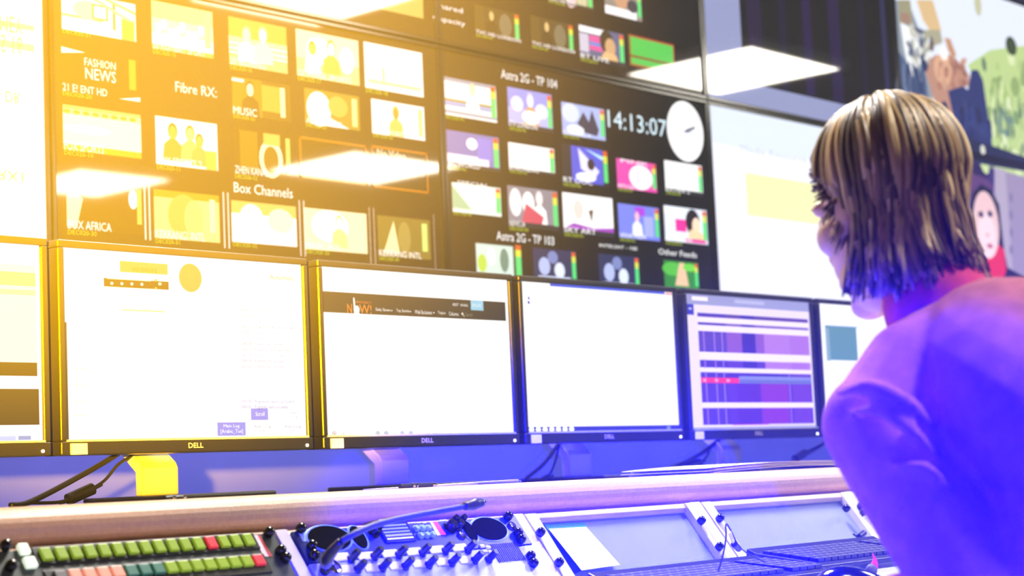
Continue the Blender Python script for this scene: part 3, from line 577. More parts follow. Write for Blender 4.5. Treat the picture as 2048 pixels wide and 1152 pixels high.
# paper stack on the shelf at right, envelope and pens on the edge
def slab(name, label, xs, y0, y1, z, h, m, cat, group=None):
    b = bmesh.new(); box(b, xs[0], xs[1], y0, y1, z, z+h); return tag(finish(name, b, m, bevel=min(h*.4, .002)), label, cat, group)
x0 = at(1395, 945, 2.16).x; x1 = at(1690, 945, 2.16).x
for k in range(4):
    b = bmesh.new(); n = 16; rr = random.Random(k); off = rr.uniform(-.02, .02); T = []; Bt = []
    for i in range(n+1):
        s_ = i/n; xx = x0+off+(x1+.2-x0)*s_; zz = ZD+.008+k*.003+.004*math.sin(s_*5)+.006*s_
        T.append([b.verts.new((xx, yy, zz+dz)) for yy, dz in ((2.13, 0), (2.34, .0))]); Bt.append([b.verts.new((xx, yy, zz-.0012)) for yy in (2.13, 2.34)])
    for i in range(n):
        b.faces.new((T[i][0], T[i+1][0], T[i+1][1], T[i][1])); b.faces.new((Bt[i][0], Bt[i][1], Bt[i+1][1], Bt[i+1][0]))
        b.faces.new((T[i][0], Bt[i][0], Bt[i+1][0], T[i+1][0])); b.faces.new((T[i][1], T[i+1][1], Bt[i+1][1], Bt[i][1]))
    b.faces.new((T[0][0], T[0][1], Bt[0][1], Bt[0][0])); b.faces.new((T[n][0], Bt[n][0], Bt[n][1], T[n][1]))
    tag(finish('loose_paper', b, PAPER, smooth=False), 'curling white paper sheet in the pile on the desk beside the seated person', 'paper', 'loose papers beside the person')
e0 = at(820, 985, 2.15).x; e1 = at(1040, 978, 2.15).x
sheet('envelope', 'long white envelope on the desk edge under the second and third monitors', [(e0, 2.135, ZD+.004), (e1-.02, 2.135, ZD+.009), (e1, 2.155, ZD+.007), (e1-.03, 2.26, ZD+.005), (e0, 2.26, ZD+.004)], PAPER, .003, 'envelope')
g0 = at(955, 982, 2.13).x; g1 = at(1018, 980, 2.13).x
slab('grey_ruler', 'short grey ruler lying in front of the white envelope', (g0, g1), 2.10, 2.128, .9515, .003, GREYP, 'ruler')
def pen(label, p0, p1, r, m):
    t = thing('pen', label, 'pen', p0); b = bmesh.new(); p0 = Vector(p0); p1 = Vector(p1); d = (p1-p0)
    tube(b, [p0, p0+d*.82], [r, r], 12, spline=False); finish('barrel', b, m, t, smooth=False)
    b = bmesh.new(); tube(b, [p0+d*.82, p0+d*.95, p1], [r, r*.6, r*.15], 12, spline=False); finish('tip', b, CHROME, t)
    b = bmesh.new(); tube(b, [p0+d*.3, p0+d*.36], [r*1.15, r*1.15], 12, spline=False); tube(b, [p0+d*.40, p0+d*.43], [r*1.15, r*1.15], 12, spline=False); finish('ring', b, CHROME, t)
a0 = at(800, 986, 2.105).x; a1 = at(880, 984, 2.105).x
pen('black pen with silver rings lying on the padded edge under the second monitor', (a0, 2.105, .9545), (a1, 2.108, .9545), .0038, BLACK)
a0 = at(330, 1000, 2.115).x; a1 = at(376, 1000, 2.115).x
pen('short dark pen lying by the stand of the first full monitor', (a0, 2.115, .9535), (a1, 2.118, .9535), .003, BLACK)

# ------------------------------------------------------------------ monitors
YM = 2.70; MZ0, MZ1 = 1.032, 1.405
def mpx(x, y): p = at(x, y, YM); return p.x, p.z
def monitor(x0, x1, label, logo=True, light=True):
    t = thing('computer_monitor', label, 'monitor', ((x0+x1)/2, YM+.05, ZD), group='desk monitors')
    e, eb = .0135, .024
    b = bmesh.new(); y0, y1 = YM-.008, YM+.045
    box(b, x0, x1, y0, y1, MZ0, MZ0+eb); box(b, x0, x1, y0, y1, MZ1-e, MZ1); box(b, x0, x0+e, y0, y1, MZ0+eb, MZ1-e); box(b, x1-e, x1, y0, y1, MZ0+eb, MZ1-e)
    finish('bezel', b, BEZEL, t, bevel=.003, seg=3)
    b = bmesh.new(); box(b, x0+.01, x1-.01, YM+.01, YM+.05, MZ0+.01, MZ1-.01); finish('rear_housing', b, BLACK, t, bevel=.006)
    b = bmesh.new(); box(b, x0+.012, x1-.012, YM-.0088, YM-.006, MZ0+eb-.001, MZ0+eb+.0025); finish('chrome_trim', b, SILVER, t)
    # neck: upright lower plate that bends back up behind the housing
    cx = (x0+x1)/2; w = .041; th = .022
    b = bmesh.new(); Y0 = YM+.055
    tube_pts = [(Y0, ZD+.012), (Y0, ZD+.062), (Y0+.006, ZD+.072), (Y0+.075, ZD+.125), (Y0+.075, ZD+.30)]
    prof = [(y, z) for y, z in tube_pts]+[(Y0+.075+th, ZD+.30), (Y0+.075+th, ZD+.118), (Y0+.014+th, ZD+.066), (Y0+th, ZD+.055), (Y0+th, ZD+.012)]
    cxx = cx-.032
    prism(b, prof, 'x', cxx-w, cxx+w); finish('stand_neck', b, SILVER, t, bevel=.003)
    b = bmesh.new(); box(b, cxx-.05, cxx+.05, YM+.02, YM+.145, 1.17, 1.27); finish('stand_hinge', b, BLACK, t)
    b = bmesh.new(); box(b, cx-.13, cx+.12, YM-.09, YM+.16, ZD, ZD+.012); finish('stand_base', b, BLACK, t, bevel=.004)
    b = bmesh.new(); box(b, x0+.018, x0+.052, YM-.0095, YM-.008, MZ0+.001, MZ0+.020); finish('sticker', b, PAPER, t)
    if light:
        b = bmesh.new(); lathe(b, [(.0028, 0), (.0028, .002)], Matrix.Translation((x1-.018, YM-.008, MZ0+.008)) @ Matrix.Rotation(math.pi/2, 4, 'X'), 12)
        finish('power_light', b, mat('lit power lamp', '#ffffff', .3, emis='#ffffff', es=2.5), t)
    if logo:
        c = Canvas(YM-.0084); c.text('DELL', cx-.017, MZ0+.008, cx+.017, MZ0+.017, '#e8dcd0', 1); c.done('maker_logo', INK, t)
    c = Canvas(YM-.002, step=.0003); r = (x0+e, MZ0+eb, x1-e, MZ1-e); c.rect(*r, '#08080c', 0)
    return t, c, r
XM = [(1.270, 1.862), (1.882, 2.462), (2.488, 3.068), (3.087, 3.674), (3.700, 4.286), (4.308, 4.892)]
def T(c, s_, x, y, x2, y2, col, L=3): a = mpx(x, y); b_ = mpx(x2, y2); c.text(s_, a[0], b_[1], b_[0], a[1], col, L)
def Rr(c, x, y, x2, y2, col, L=1): a = mpx(x, y); b_ = mpx(x2, y2); c.rect(a[0], b_[1], b_[0], a[1], col, L)
# 0
t, c, r = monitor(*XM[0], 'monitor at the left end with a dark banded window over white')
c.rect(*r, '#ffffff', .5); x = mpx(72, 700)[0]
z = lambda y: mpx(40, y)[1]
c.rect(r[0], z(735), x, z(530), '#f2f0dc', 1); c.rect(r[0], z(572), x, z(545), '#f6e98c', 1.3); c.rect(r[0], z(590), x, z(580), '#f2eaa8', 1.3)
c.rect(r[0], z(752), x, z(725), (30, 24, 6), 1.5); c.rect(r[0], z(850), r[2]-.006, z(778), (26, 24, 20), 1.5); c.rect(r[0], z(882), mpx(30, 870)[0], z(872), '#b8c8f4', 2); c.rect(mpx(35, 870)[0], z(880), mpx(60, 870)[0], z(872), '#8a9cd0', 2)
c.done('screen', SCR_MON, t)
# 1
t, c, r = monitor(*XM[1], 'monitor with a pale orange clock disc and a blue Main Log button')
c.rect(*r, '#ffffff', .5); c.rect(r[0], r[1], r[0]+.006, r[3]-.13, (20, 18, 14), .8)
Rr(c, 238, 522, 334, 550, '#f4a45c'); T(c, '00:00:02', 262, 534, 312, 546, '#b88820'); T(c, 'NEWSHOUR REMAINING', 248, 525, 322, 530, '#b88838')
Rr(c, 206, 556, 336, 580, (14, 10, 4)); Rr(c, 212, 558, 300, 562, '#f8e8c0', 2); Rr(c, 212, 574, 300, 578, '#f8e8c0', 2)
for k in range(4): x, z_ = mpx(222+k*20, 567+k*.6); c.ell(x, z_, .0035, .003, '#fff4d8', 2, 10)
c.ell(*mpx(318, 568), .004, .003, '#fff0c8', 2, 10); c.ell(*mpx(310, 561), .003, .0025, '#c8a040', 2, 10); c.ell(*mpx(310, 577), .003, .0025, '#c8a040', 2, 10)
cx, cz = mpx(379, 556); c.ell(cx, cz, .0265, .0265, '#f49c54', 2, 36); c.poly([(cx-.001, cz), (cx+.001, cz), (cx-.005, cz+.022)], '#d8a850', 3)
T(c, 'Automatic', 537, 549, 587, 562, '#a88a18'); T(c, 'INSERTION TYPE', 542, 541, 582, 545, '#c8b870')
Rr(c, 243, 621, 328, 622.5, '#e0c880')
rr = random.Random(2)
for k in range(13):
    y = 617+k*11.3+(k > 10)*58; y2 = y+5
    cl = ['#3c48a8', '#5660b4', '#6a74c0'][k % 3]
    for a_, b_ in ((508, 594-rr.random()*45), (480, 501)): T(c, 'Programme reports and bulletin' if a_ == 508 else '0000:00', a_, y, b_, y2+(b_-a_)*.06, cl)
    if k < 9: T(c, '10:20:14', 408, y, 428, y2, '#b8c0e8'); T(c, '0:00', 443, y, 452, y2, '#b8c0e8')
for k, y in enumerate((685, 735, 768, 802, 828)): T(c, 'Ready', 148, y, 168, y+6, '#a8d8a0' if k else '#c4ccc0')
Rr(c, 500, 817, 535, 840, '#8f8ce6'); T(c, 'Scroll', 509, 824, 527, 832, '#ffffff', 4)
Rr(c, 433, 845, 490, 871, '#8f8ce6'); T(c, 'Main Log', 445, 849, 477, 856.5, '#ffffff', 4); T(c, '[Arabic_Tue]', 439, 859, 484, 868, '#ffffff', 4)
T(c, 'Aux 1 Log', 506, 850, 540, 857, '#84849c'); T(c, '[ ]', 519, 859, 526, 867, '#9c9cb0'); T(c, 'Aux 2 Log', 567, 850, 600, 857, '#84849c'); T(c, '[ ]', 579, 859, 586, 867, '#9c9cb0')
T(c, 'Select', 578, 822, 596, 828, '#9c9cb0'); T(c, 'Log', 581, 831, 594, 838, '#9c9cb0'); T(c, 'Control', 398, 851, 420, 857, '#c0c0d0'); T(c, 'Panel', 400, 861, 416, 867, '#c0c0d0')
T(c, 'No', 235, 856, 243, 861, '#bcbcd8'); T(c, 'Off', 292, 856, 302, 861, '#bcbcd8')
c.rect(r[0], r[1], r[2], r[1]+.003, '#8088d8', 3)
c.done('screen', SCR_MON, t)
# 2
t, c, r = monitor(*XM[2], 'monitor showing a news website with a dark banner across white')
c.rect(*r, '#ffffff', .5)
a = mpx(639, 582)[1]; b_ = mpx(639, 624)[1]; bx1 = mpx(1010, 630)[0]
c.rect(r[0], b_, bx1, a, (24, 22, 20), 1)
N = lambda s_, x, x2, y, h, cl, L=3: T(c, s_, x, y, x2, y+h+(x2-x)*.02, cl, L)
z0 = b_
def nav(s_, x, x2, up=.006, h=.008, cl='#f0f0ec'): c.text(s_, mpx(x, 630)[0], z0+up, mpx(x2, 630)[0], z0+up+h, cl, 3)
nav('Daily Shows', 750, 779); nav('Top Stories', 791, 817); nav('Web Exclusives', 828, 862); nav('Topics', 874, 889); nav('Columns', 896, 915); nav('Search', 929, 943, cl='#7c7a72')
for px in (782, 819, 866): X = mpx(px, 630)[0]; c.poly([(X-.002, z0+.011), (X+.002, z0+.011), (X, z0+.008)], '#ffffff', 3)
nav('ABOUT', 904, 916, .027, .006); nav('ESPAÑOL', 920, 935, .027, .006)
c.rect(mpx(940, 620)[0], z0+.020, mpx(965, 620)[0], a, '#8cc4dc', 3); nav('DONATE', 943, 961, .027, .007, '#ffffff')
X = mpx(923, 630)[0]; c.ell(X, z0+.011, .0028, .0028, '#e0dcd0', 3, 12); c.poly([(X+.001, z0+.009), (X+.0055, z0+.004), (X+.0065, z0+.005), (X+.002, z0+.010)], '#e0dcd0', 3)
def lg(px): return mpx(px, 625)[0]
c.text('N', lg(693), z0+.001, lg(702), z0+.019, '#f0883c', 3); c.text('W!', lg(717), z0+.001, lg(741), z0+.019, '#f0883c', 3); c.text('DEMOCRACY', lg(709), z0+.021, lg(741), z0+.026, '#e0783c', 3)
X = lg(710)
pts = []
for k in range(22):
    a_ = 2*math.pi*k/22; rr_ = .0095 if k % 2 else .0062; pts.append((X+.002+rr_*math.cos(a_), z0+.0085+rr_*math.sin(a_)))
c.poly(pts, '#ffffff', 4); c.poly([(X-.006, z0-.001), (X+.010, z0-.001), (X+.004, z0+.012), (X-.002, z0+.016)], '#ffffff', 4.3)
c.poly([(X-.0055, z0), (X-.0015, z0), (X-.003, z0+.030), (X-.0055, z0+.033), (X-.007, z0+.030)], '#ffffff', 4.6)
for k in range(7):
    y = (690, 702, 722, 762, 775, 783, 830)[k]; T(c, 'news item headline text here'[:10+k*2], 708, y, 735+(k*37) % 45, y+6, '#d4d2e0')
for px, cl in ((650, '#8c94c0'), (667, '#c09080'), (685, '#d8cccc'), (754, '#6c7488'), (771, '#50608c'), (803, '#6a6ec0'), (820, '#6070a0'), (854, '#ccd0d8'), (868, '#ccd0d8')):
    x, z_ = mpx(px, 868); c.ell(x, z_, .006, .0055, cl, 2, 14); c.ell(x, z_, .0042, .0038, '#ffffff', 3, 14); c.rect(x-.002, z_-.002, x+.002, z_+.002, cl, 4)
c.done('screen', SCR_MON, t)
# 3
t, c, r = monitor(*XM[3], 'blank white screen monitor with a blue taskbar along its foot')
c.rect(*r, '#ffffff', .5); c.rect(r[0], r[1], r[2], r[1]+.013, (40, 44, 150), 1)
for k in range(7):
    X = r[0]+.014+k*.023; c.ell(X, r[1]+.007, .009, .0066, '#ffffff', 2, 16)
c.rect(r[0]+.1, r[3]-.006, r[2]-.03, r[3], '#4c5cd8', 1); c.rect(r[2]-.028, r[3]-.007, r[2]-.002, r[3]-.001, '#f4a8a8', 2)
c.poly([(r[0]+.022, r[3]-.03), (r[0]+.030, r[3]-.038), (r[0]+.022, r[3]-.040)], '#4450b8', 2); c.ell(r[0]+.024, r[3]-.046, .004, .004, '#4450b8', 2, 12)
c.rect(r[2]-.05, r[1]+.003, r[2]-.035, r[1]+.010, '#8090e0', 2)
c.done('screen', SCR_MON, t)
# 4
t, c, r = monitor(*XM[4], 'monitor with a violet striped playout schedule and one red bar')
c.rect(*r, '#e9dcf0', .5); W_, H_ = r[2]-r[0], r[3]-r[1]
def G(a0, b0, a1, b1, cl, L=1): c.rect(r[0]+a0*W_, r[3]-b1*H_, r[0]+a1*W_, r[3]-b0*H_, cl, L)
G(0, 0, 1, .075, '#9a9ac8'); G(.05, .015, .17, .045, '#f4ecf8', 2); G(.38, .02, .62, .045, '#b9b8dc', 2); G(0, .075, .06, .155, '#2c2cb8', 2); c.text('*', r[0]+.02*W_, r[3]-.13*H_, r[0]+.045*W_, r[3]-.1*H_, '#ffffff', 4)
bands = [(.135, .165, '#5a3a98'), (.205, .225, '#7c5cb0'), (.27, .425, '#8a54b8'), (.485, .54, '#5a34b0'), (.575, .615, '#4824a8'), (.615, .655, '#4a50a8'), (.655, .80, '#5a24b4'), (.84, .965, '#5626b4')]
for k, (b0, b1, cl) in enumerate(bands):
    G(.085, b0, .985, b1, cl, 1.5)
    G(.085, b0, .30, b1, '#4a2aa8', 1.8); G(.42, b0, .53, b1, '#3a1ca0', 1.9) if k < 4 else None
    if k in (2, 3): G(.6, b0, .985, b1, '#b078cc', 1.7)
    if k > 5: G(.55, b0, .78, b1, '#8430b8', 1.8)
for k in range(12): G(.09, .285+k*.012, .30, .288+k*.012, '#7c5cc0', 2.2) if k < 11 else None
for k in range(22): G(.09, .665+k*.0135, .36, .668+k*.0135, '#6c44c4', 2.2)
for k in range(14): G(.82+k*.011, .27, .823+k*.011, .965, '#9458c4', 2.1)
for xx in (.12, .20, .26, .79): G(xx, .25, xx+.008, .965, '#a47cd8', 2.3)
for b0, b1 in ((.165, .20), (.225, .27), (.425, .48), (.545, .572), (.80, .838)): G(.085, b0, .985, b1, '#f4e6f4', 2.6)
G(.085, .615, .38, .655, '#f02c60', 3); [G(.1+k*.09, .625, .125+k*.09, .645, '#ff9cb0', 3.4) for k in range(3)]; G(.38, .60, .985, .655, '#6a70b4', 2.9); G(.38, .60, .985, .625, '#868cc8', 3)
G(.31, .963, .6, .970, '#b03cb0', 3); G(0, .985, 1, 1, '#7088d8', 3); G(.6, .972, 1, 1, '#d8d0f0', 2.9)
c.done('screen', SCR_MON, t)
# 5
t, c, r = monitor(*XM[5], 'rightmost monitor with a grey-green picture, half hidden by the person')
c.rect(*r, '#ffffff', .5); Rr(c, 1648, 650, 1715, 722, '#5f8f90'); Rr(c, 1648, 650, 1715, 656, '#7c9cc4', 2); Rr(c, 1648, 656, 1660, 722, '#8aaaac', 2)
c.done('screen', SCR_MON, t)

# cables behind / under monitors
def cable(label, runs, group=None, ferrite=None):
    t = thing('monitor_cable', label, 'cable', runs[0][0][0], group=group)
    for P_, r_ in runs:
        b = bmesh.new(); tube(b, P_, [r_, r_], 8); finish('cord', b, RUBBER, t, smooth=True)
    if ferrite:
        b = bmesh.new(); p, q = Vector(ferrite[0]), Vector(ferrite[1]); d = q-p
        tube(b, [p-d*.35, p, p+d*.02, q-d*.02, q, q+d*.3], [.003, .0045, .011, .011, .0045, .003], 12, k=1, spline=False); finish('ferrite_bead', b, RUBBER, t)
YC = 2.78
Q = lambda *L: [at(x, y, Y) for x, y, Y in L]
def cl_(L):  # keep above the shelf
    return [Vector((p.x, p.y, max(p.z, ZD+.006))) for p in L]
cable('black cables with a ferrite bead hanging under the first full monitor', [(cl_(Q((262, 880, YC), (238, 906, YC), (150, 958, YC), (60, 1004, YC), (20, 1020, YC))), .0052), (cl_(Q((285, 890, YC), (262, 912, YC), (235, 930, YC), (212, 958, YC), (190, 974, YC), (158, 990, YC), (120, 1004, YC), (60, 1006, YC))), .003)], 'monitor cables', Q((186, 977, YC), (135, 1000, YC)))
cable('black looped cables under the blank white monitor', [(cl_(Q((1130, 870, YC), (1112, 895, YC), (1085, 930, YC), (1045, 975, YC))), .005), (cl_(Q((1118, 890, YC), (1112, 918, YC), (1098, 950, YC), (1075, 968, YC), (1045, 977, YC))), .003)], 'monitor cables', Q((1098, 956, YC), (1074, 970, YC)))
cable('black cables trailing under the violet schedule monitor', [(cl_(Q((1445, 870, YC), (1420, 895, YC), (1370, 925, YC), (1310, 956, YC))), .006), (cl_(Q((1420, 895, YC), (1412, 915, YC), (1380, 935, YC), (1310, 958, YC))), .003)], 'monitor cables', Q((1400, 925, YC), (1370, 935, YC)))
cable('black cables trailing under the rightmost monitor', [(cl_(Q((1665, 870, YC), (1640, 892, YC), (1600, 915, YC), (1560, 940, YC))), .005), (cl_(Q((1650, 885, YC), (1610, 905, YC), (1570, 930, YC), (1550, 945, YC))), .003)], 'monitor cables', Q((1610, 905, YC), (1590, 918, YC)))

# ------------------------------------------------------------------ keyboards, mouse, wire
def keyboard(label, x0, w, y0, d=.15, z=.777, tilt=5, rot=0, cols=19, rows=6):
    t = thing('keyboard', label, 'keyboard', (x0, y0, z), (math.radians(tilt), 0, math.radians(rot)), 'keyboards')
    b = bmesh.new(); prism(b, [(0, 0), (0, .008), (.01, .012), (d-.02, .014), (d, .020), (d, 0)], 'x', 0, w); finish('case', b, BLACK, t, local=True, bevel=.002)
    KC = mat('black key cap', '#26272c', .35); WL = mat('printed ink')if 0 else None
    for r_ in range(rows):
        b = bmesh.new(); kw = (w-.02)/cols
        for k in range(cols):
            X = .01+k*kw; Y = .012+r_*(d-.035)/rows
            if cols > 16 and k in (cols-5,): continue
            vs = box(b, X+.0012, X+kw-.0012, Y, Y+(d-.035)/rows-.0028, .012, .0185)
            if k == cols-6: finish('key_row', b, KC, t, local=True, bevel=.001); b = bmesh.new()
        finish('key_row', b, KC, t, local=True, bevel=.001)
    c = Canvas(mtx=Matrix.Identity(4), step=.0005)
    for r_ in range(rows):
        for k in range(cols):
            if cols > 16 and k in (cols-5,): continue
            X = .01+k*kw+kw*.3; Y = .012+r_*(d-.035)/rows+.006; c.rect(X, Y, X+kw*.3, Y+.004, '#8c92b4', 37.6)
    finish('key_lettering', c.bm, INK, t, local=True)
    b = bmesh.new()
    for X in (.03, w-.05): box(b, X, X+.02, d-.02, d-.012, -.012, .002)
    finish('foot', b, BLACK, t, local=True)
    return t
keyboard('wide black keyboard lying in front of the pale panels', 2.20, .45, 1.66, tilt=6)
keyboard('black keyboard overlapping behind the mouse beside the person', 2.68, .42, 1.70, z=.783, tilt=7)
mpos = atz(1700, 1150, .80)
mt = thing('computer_mouse', 'glossy black mouse with a pink flame-shaped mark at the person\'s elbow', 'mouse', (mpos.x, mpos.y, .775), (0, 0, math.radians(-30)))
b = bmesh.new(); bmesh.ops.create_uvsphere(b, u_segments=32, v_segments=16, radius=1)
for v in b.verts:
    z_ = max(v.co.z, -.05); v.co = Vector((v.co.x*.062*(1-.1*v.co.y), v.co.y*.036, (z_+.05)*.036*(1-.25*v.co.x)))
finish('body', b, mat('glossy black shell', '#0e0e14', .12), mt, local=True, smooth=True)
b = bmesh.new(); lathe(b, [(.008, -.003), (.009, 0), (.008, .003)], Matrix.Translation((.035, 0, .03)) @ Matrix.Rotation(math.pi/2, 4, 'X'), 16); finish('scroll_wheel', b, GREYP, mt, local=True, smooth=True)
b = bmesh.new(); m0 = atz(1755, 1140, .80)
fp = [(0, 0), (.006, .001), (.010, .008), (.009, .016), (.004, .024), (.004, .016), (0, .010), (-.006, .004)]
prism(b, fp, 'y', -.002, .002); fo = finish('pink_tab', b, mat('glowing pink plastic', '#ff4fb0', .4, emis='#ff3fa8', es=.25), mt, local=True, bevel=.0005); fo.location = world(mt).inverted() @ pt(1742, 1148, 2.72); fo.rotation_euler = (0, 0, math.radians(-20)); fo.scale = (1.1, 1.1, 1.25); fo['label'] = 'pink flame-shaped tab'  # tab glows a little by emission, though it is no lamp
wires = [pt(1437, 1142, 2.75), pt(1446, 1110, 2.74), pt(1452, 1075, 2.74), pt(1452, 1048, 2.75), pt(1462, 1062, 2.77), pt(1478, 1092, 2.80), pt(1500, 1110, 2.84), pt(1530, 1124, 2.86)]
wt = thing('thin_wire', 'thin dark wire looped upright in front of the pale panels', 'wire', wires[0])
b = bmesh.new(); tube(b, wires, [.0014, .0012], 8); finish('cord', b, RUBBER, wt, smooth=True)
b = bmesh.new(); tube(b, [pt(1459, 1064, 2.765), pt(1466, 1084, 2.78)], [.003, .0025], 10, spline=False); finish('white_sleeve', b, PAPER, wt)
b = bmesh.new(); tube(b, [pt(1468, 1088, 2.785), pt(1478, 1098, 2.80)], [.0055, .005], 10, spline=False); finish('clip', b, BLACK, wt)
lt = thing('panel_latch', 'small dark latch with a bent wire arm on the right blank panel', 'latch', onsl(1722, 1070, 0))
b = bmesh.new(); tube(b, [onsl(1718, 1074, .004), onsl(1728, 1066, .004)], [.006, .006], 12, spline=False); finish('barrel', b, BLACK, lt)
b = bmesh.new(); tube(b, [onsl(1706, 1068, .003), onsl(1718, 1076, .003)], [.0018, .0018], 8, spline=False); finish('wire_arm', b, BLACK, lt)

# ------------------------------------------------------------------ the seated person
HC = pt(1778, 412, 2.22); pitch = math.radians(-10)
HM = Matrix.Translation(HC) @ Matrix.Rotation(math.radians(-21), 4, 'Z') @ Matrix.Rotation(pitch, 4, 'X')
hl = lambda x, y, z: HM @ Vector((x, y, z))
C7 = pt(1945, 618, 2.13)
LSH = pt(1752, 850, 2.03); RSH = LSH + Vector((.345, -.01, .0))
LEL = pt(2020, 1300, 1.90); REL = Vector((C7.x+.27, LEL.y+.02, LEL.z))
LH = Vector((C7.x-.06, 1.12, .80)); RH = Vector((C7.x+.18, 1.15, .80))
PEL = Vector((C7.x+.015, .60, .60))
person_root = thing('person', 'person with blond-brown bob hair in a mauve sweater leaning towards the screens', 'person', (C7.x, .75, 0))
def ball(b, c, r, M=None):
    vs = bmesh.ops.create_icosphere(b, subdivisions=3, radius=1)['verts']
    S = Matrix.Diagonal((*r, 1)) if isinstance(r, (tuple, list)) else Matrix.Diagonal((r, r, r, 1))
    bmesh.ops.transform(b, matrix=(M or Matrix.Identity(4)) @ Matrix.Translation(c) @ S, verts=vs)
def limb(b, P_, R_, n=14):
    P_ = [Vector(p) for p in P_]; tube(b, P_, R_, n, spline=False)
    for p, r in zip(P_, R_): ball(b, p, r*.99)
def organic(name, b, m, vox, smooth=6, parent=None):
    o = finish(name, b, m, parent, smooth=True)
    r = o.modifiers.new('remesh', 'REMESH'); r.mode = 'VOXEL'; r.voxel_size = vox; r.use_smooth_shade = True
    if smooth:
        s_ = o.modifiers.new('smooth', 'SMOOTH'); s_.iterations = smooth; s_.factor = .5
    return o
SKIN = mat('warm skin', '#d9b49c', .5, noise=.08, nscale=30)
SKIN.node_tree.nodes['Principled BSDF'].inputs['Subsurface Weight'].default_value = .12
SKIN.node_tree.nodes['Principled BSDF'].inputs['Subsurface Radius'].default_value = (.01, .004, .002)
b = bmesh.new()
ball(b, (0, -.012, .028), (.074, .094, .088), HM); ball(b, (0, .03, -.042), (.058, .062, .082), HM); ball(b, (0, .066, -.104), (.025, .022, .018), HM)
for s_ in (-1, 1):
    ball(b, (s_*.040, .052, -.022), (.026, .030, .026), HM); ball(b, (s_*.043, .015, -.082), (.018, .045, .022), HM)
    ball(b, (s_*.028, .076, .020), (.026, .014, .012), HM); ball(b, (s_*.076, -.004, -.016), (.005, .016, .026), HM)
    ball(b, (s_*.078, .004, -.036), (.006, .009, .010), HM); ball(b, (s_*.011, .103, -.036), (.008, .009, .007), HM)
tube(b, [hl(0, .088, .012), hl(0, .102, -.012), hl(0, .115, -.033)], [.007, .008, .011], 12, spline=False)
ball(b, (0, .111, -.036), (.010, .010, .009), HM)
ball(b, (0, .088, -.062), (.023, .012, .006), HM); ball(b, (0, .086, -.072), (.020, .012, .007), HM)
limb(b, [hl(0, -.03, -.05), hl(0, -.045, -.12), C7+Vector((-.005, .03, -.06))], [.052, .052, .062])
limb(b, [C7+Vector((0, .04, -.12)), PEL+Vector((0, .03, .1)), PEL], [.10, .09, .12])
limb(b, [C7+Vector((-.02, .03, -.11)), LSH, LEL, LH+Vector((-.03, -.10, .01)), LH], [.05, .042, .034, .024, .022])
limb(b, [C7+Vector((.02, .03, -.11)), RSH, REL, RH+Vector((.01, -.10, .01)), RH], [.05, .042, .034, .024, .022])
for Hn, sgn in ((LH, 1), (RH, -1)):       # palm, four fingers and a thumb resting on the desk top
    M = Matrix.Translation(Hn) @ Matrix.Rotation(math.radians(-25*sgn), 4, 'Z')
    ball(b, (0, .045, -.004), (.038, .048, .013), M)
    for k, L_ in enumerate((.068, .078, .073, .058)):
        x = (-.029+k*.0195)*(-sgn)
        P_ = [M @ Vector((x*.85, .075, -.002)), M @ Vector((x*1.05, .09+L_*.30, .006)), M @ Vector((x*1.12, .09+L_*.68, .0)), M @ Vector((x*1.15, .09+L_*.92, -.011))]
        limb(b, P_, [.0085, .008, .0072, .006], 10)
    limb(b, [M @ Vector((.030*sgn, .02, -.004)), M @ Vector((.052*sgn, .05, -.004)), M @ Vector((.058*sgn, .082, -.009))], [.012, .0095, .0075], 10)
body = organic('body', b, SKIN, .0045, 3, person_root)
EYEW = mat('eye white', '#efece8', .15)
for s_ in (-1, 1):
    b = bmesh.new(); ball(b, (s_*.030, .0795, .002), .0125, HM); e_ = finish('eye', b, EYEW, person_root, smooth=True)
    b = bmesh.new(); ball(b, (s_*.030, .0885, .002), (.0055, .004, .0055), HM); finish('iris', b, mat('brown iris', '#3a2618', .1), e_, smooth=True)
    b = bmesh.new(); tube(b, [hl(s_*.016, .0955, .024), hl(s_*.03, .097, .028), hl(s_*.046, .086, .022)], [.003, .0016], 6); finish('eyebrow', b, mat('brow hair', '#5a4230', .7), person_root)
# sweater
SWE = mat('mauve knitted wool', '#b06a70', .9, noise=.12, nscale=45, bump=.5, bscale=700, spec=.2)
b = bmesh.new()
TM = Matrix.Translation(C7+Vector((0, -.085, -.118))) @ Matrix.Rotation(math.radians(-38), 4, 'X')
ball(b, (0, 0, 0), (.175, .118, .17), TM)
ball(b, C7+Vector((0, -.005, -.055)), (.085, .07, .055)); ball(b, C7+Vector((0, .05, -.16)), (.14, .09, .12))
for S_, sg in ((LSH, -1), (RSH, 1)):
    limb(b, [C7+Vector((sg*.045, .01, -.045)), C7+(S_-C7)*.62+Vector((0, 0, .012)), S_+Vector((0, 0, -.002))], [.055, .056, .058])
limb(b, [LSH, LSH+(LEL-LSH)*.4, LSH+(LEL-LSH)*.8, LEL], [.060, .060, .056, .05]); limb(b, [RSH, RSH+(REL-RSH)*.5, REL], [.060, .058, .05])
limb(b, [LEL, LH+Vector((-.03, -.11, .01)), LH+Vector((-.012, -.035, .004))], [.05, .036, .031]); limb(b, [REL, RH+Vector((.01, -.11, .01)), RH+Vector((.004, -.035, .004))], [.05, .036, .031])
W1 = C7+Vector((-.01, -.15, -.34))
tm = Matrix.Rotation(math.radians(-28), 4, 'X')
ball(b, (0, 0, 0), (.175, .14, .22), Matrix.Translation(W1) @ tm); ball(b, (0, 0, 0), (.165, .13, .16), Matrix.Translation(PEL+Vector((0, .01, .10))))
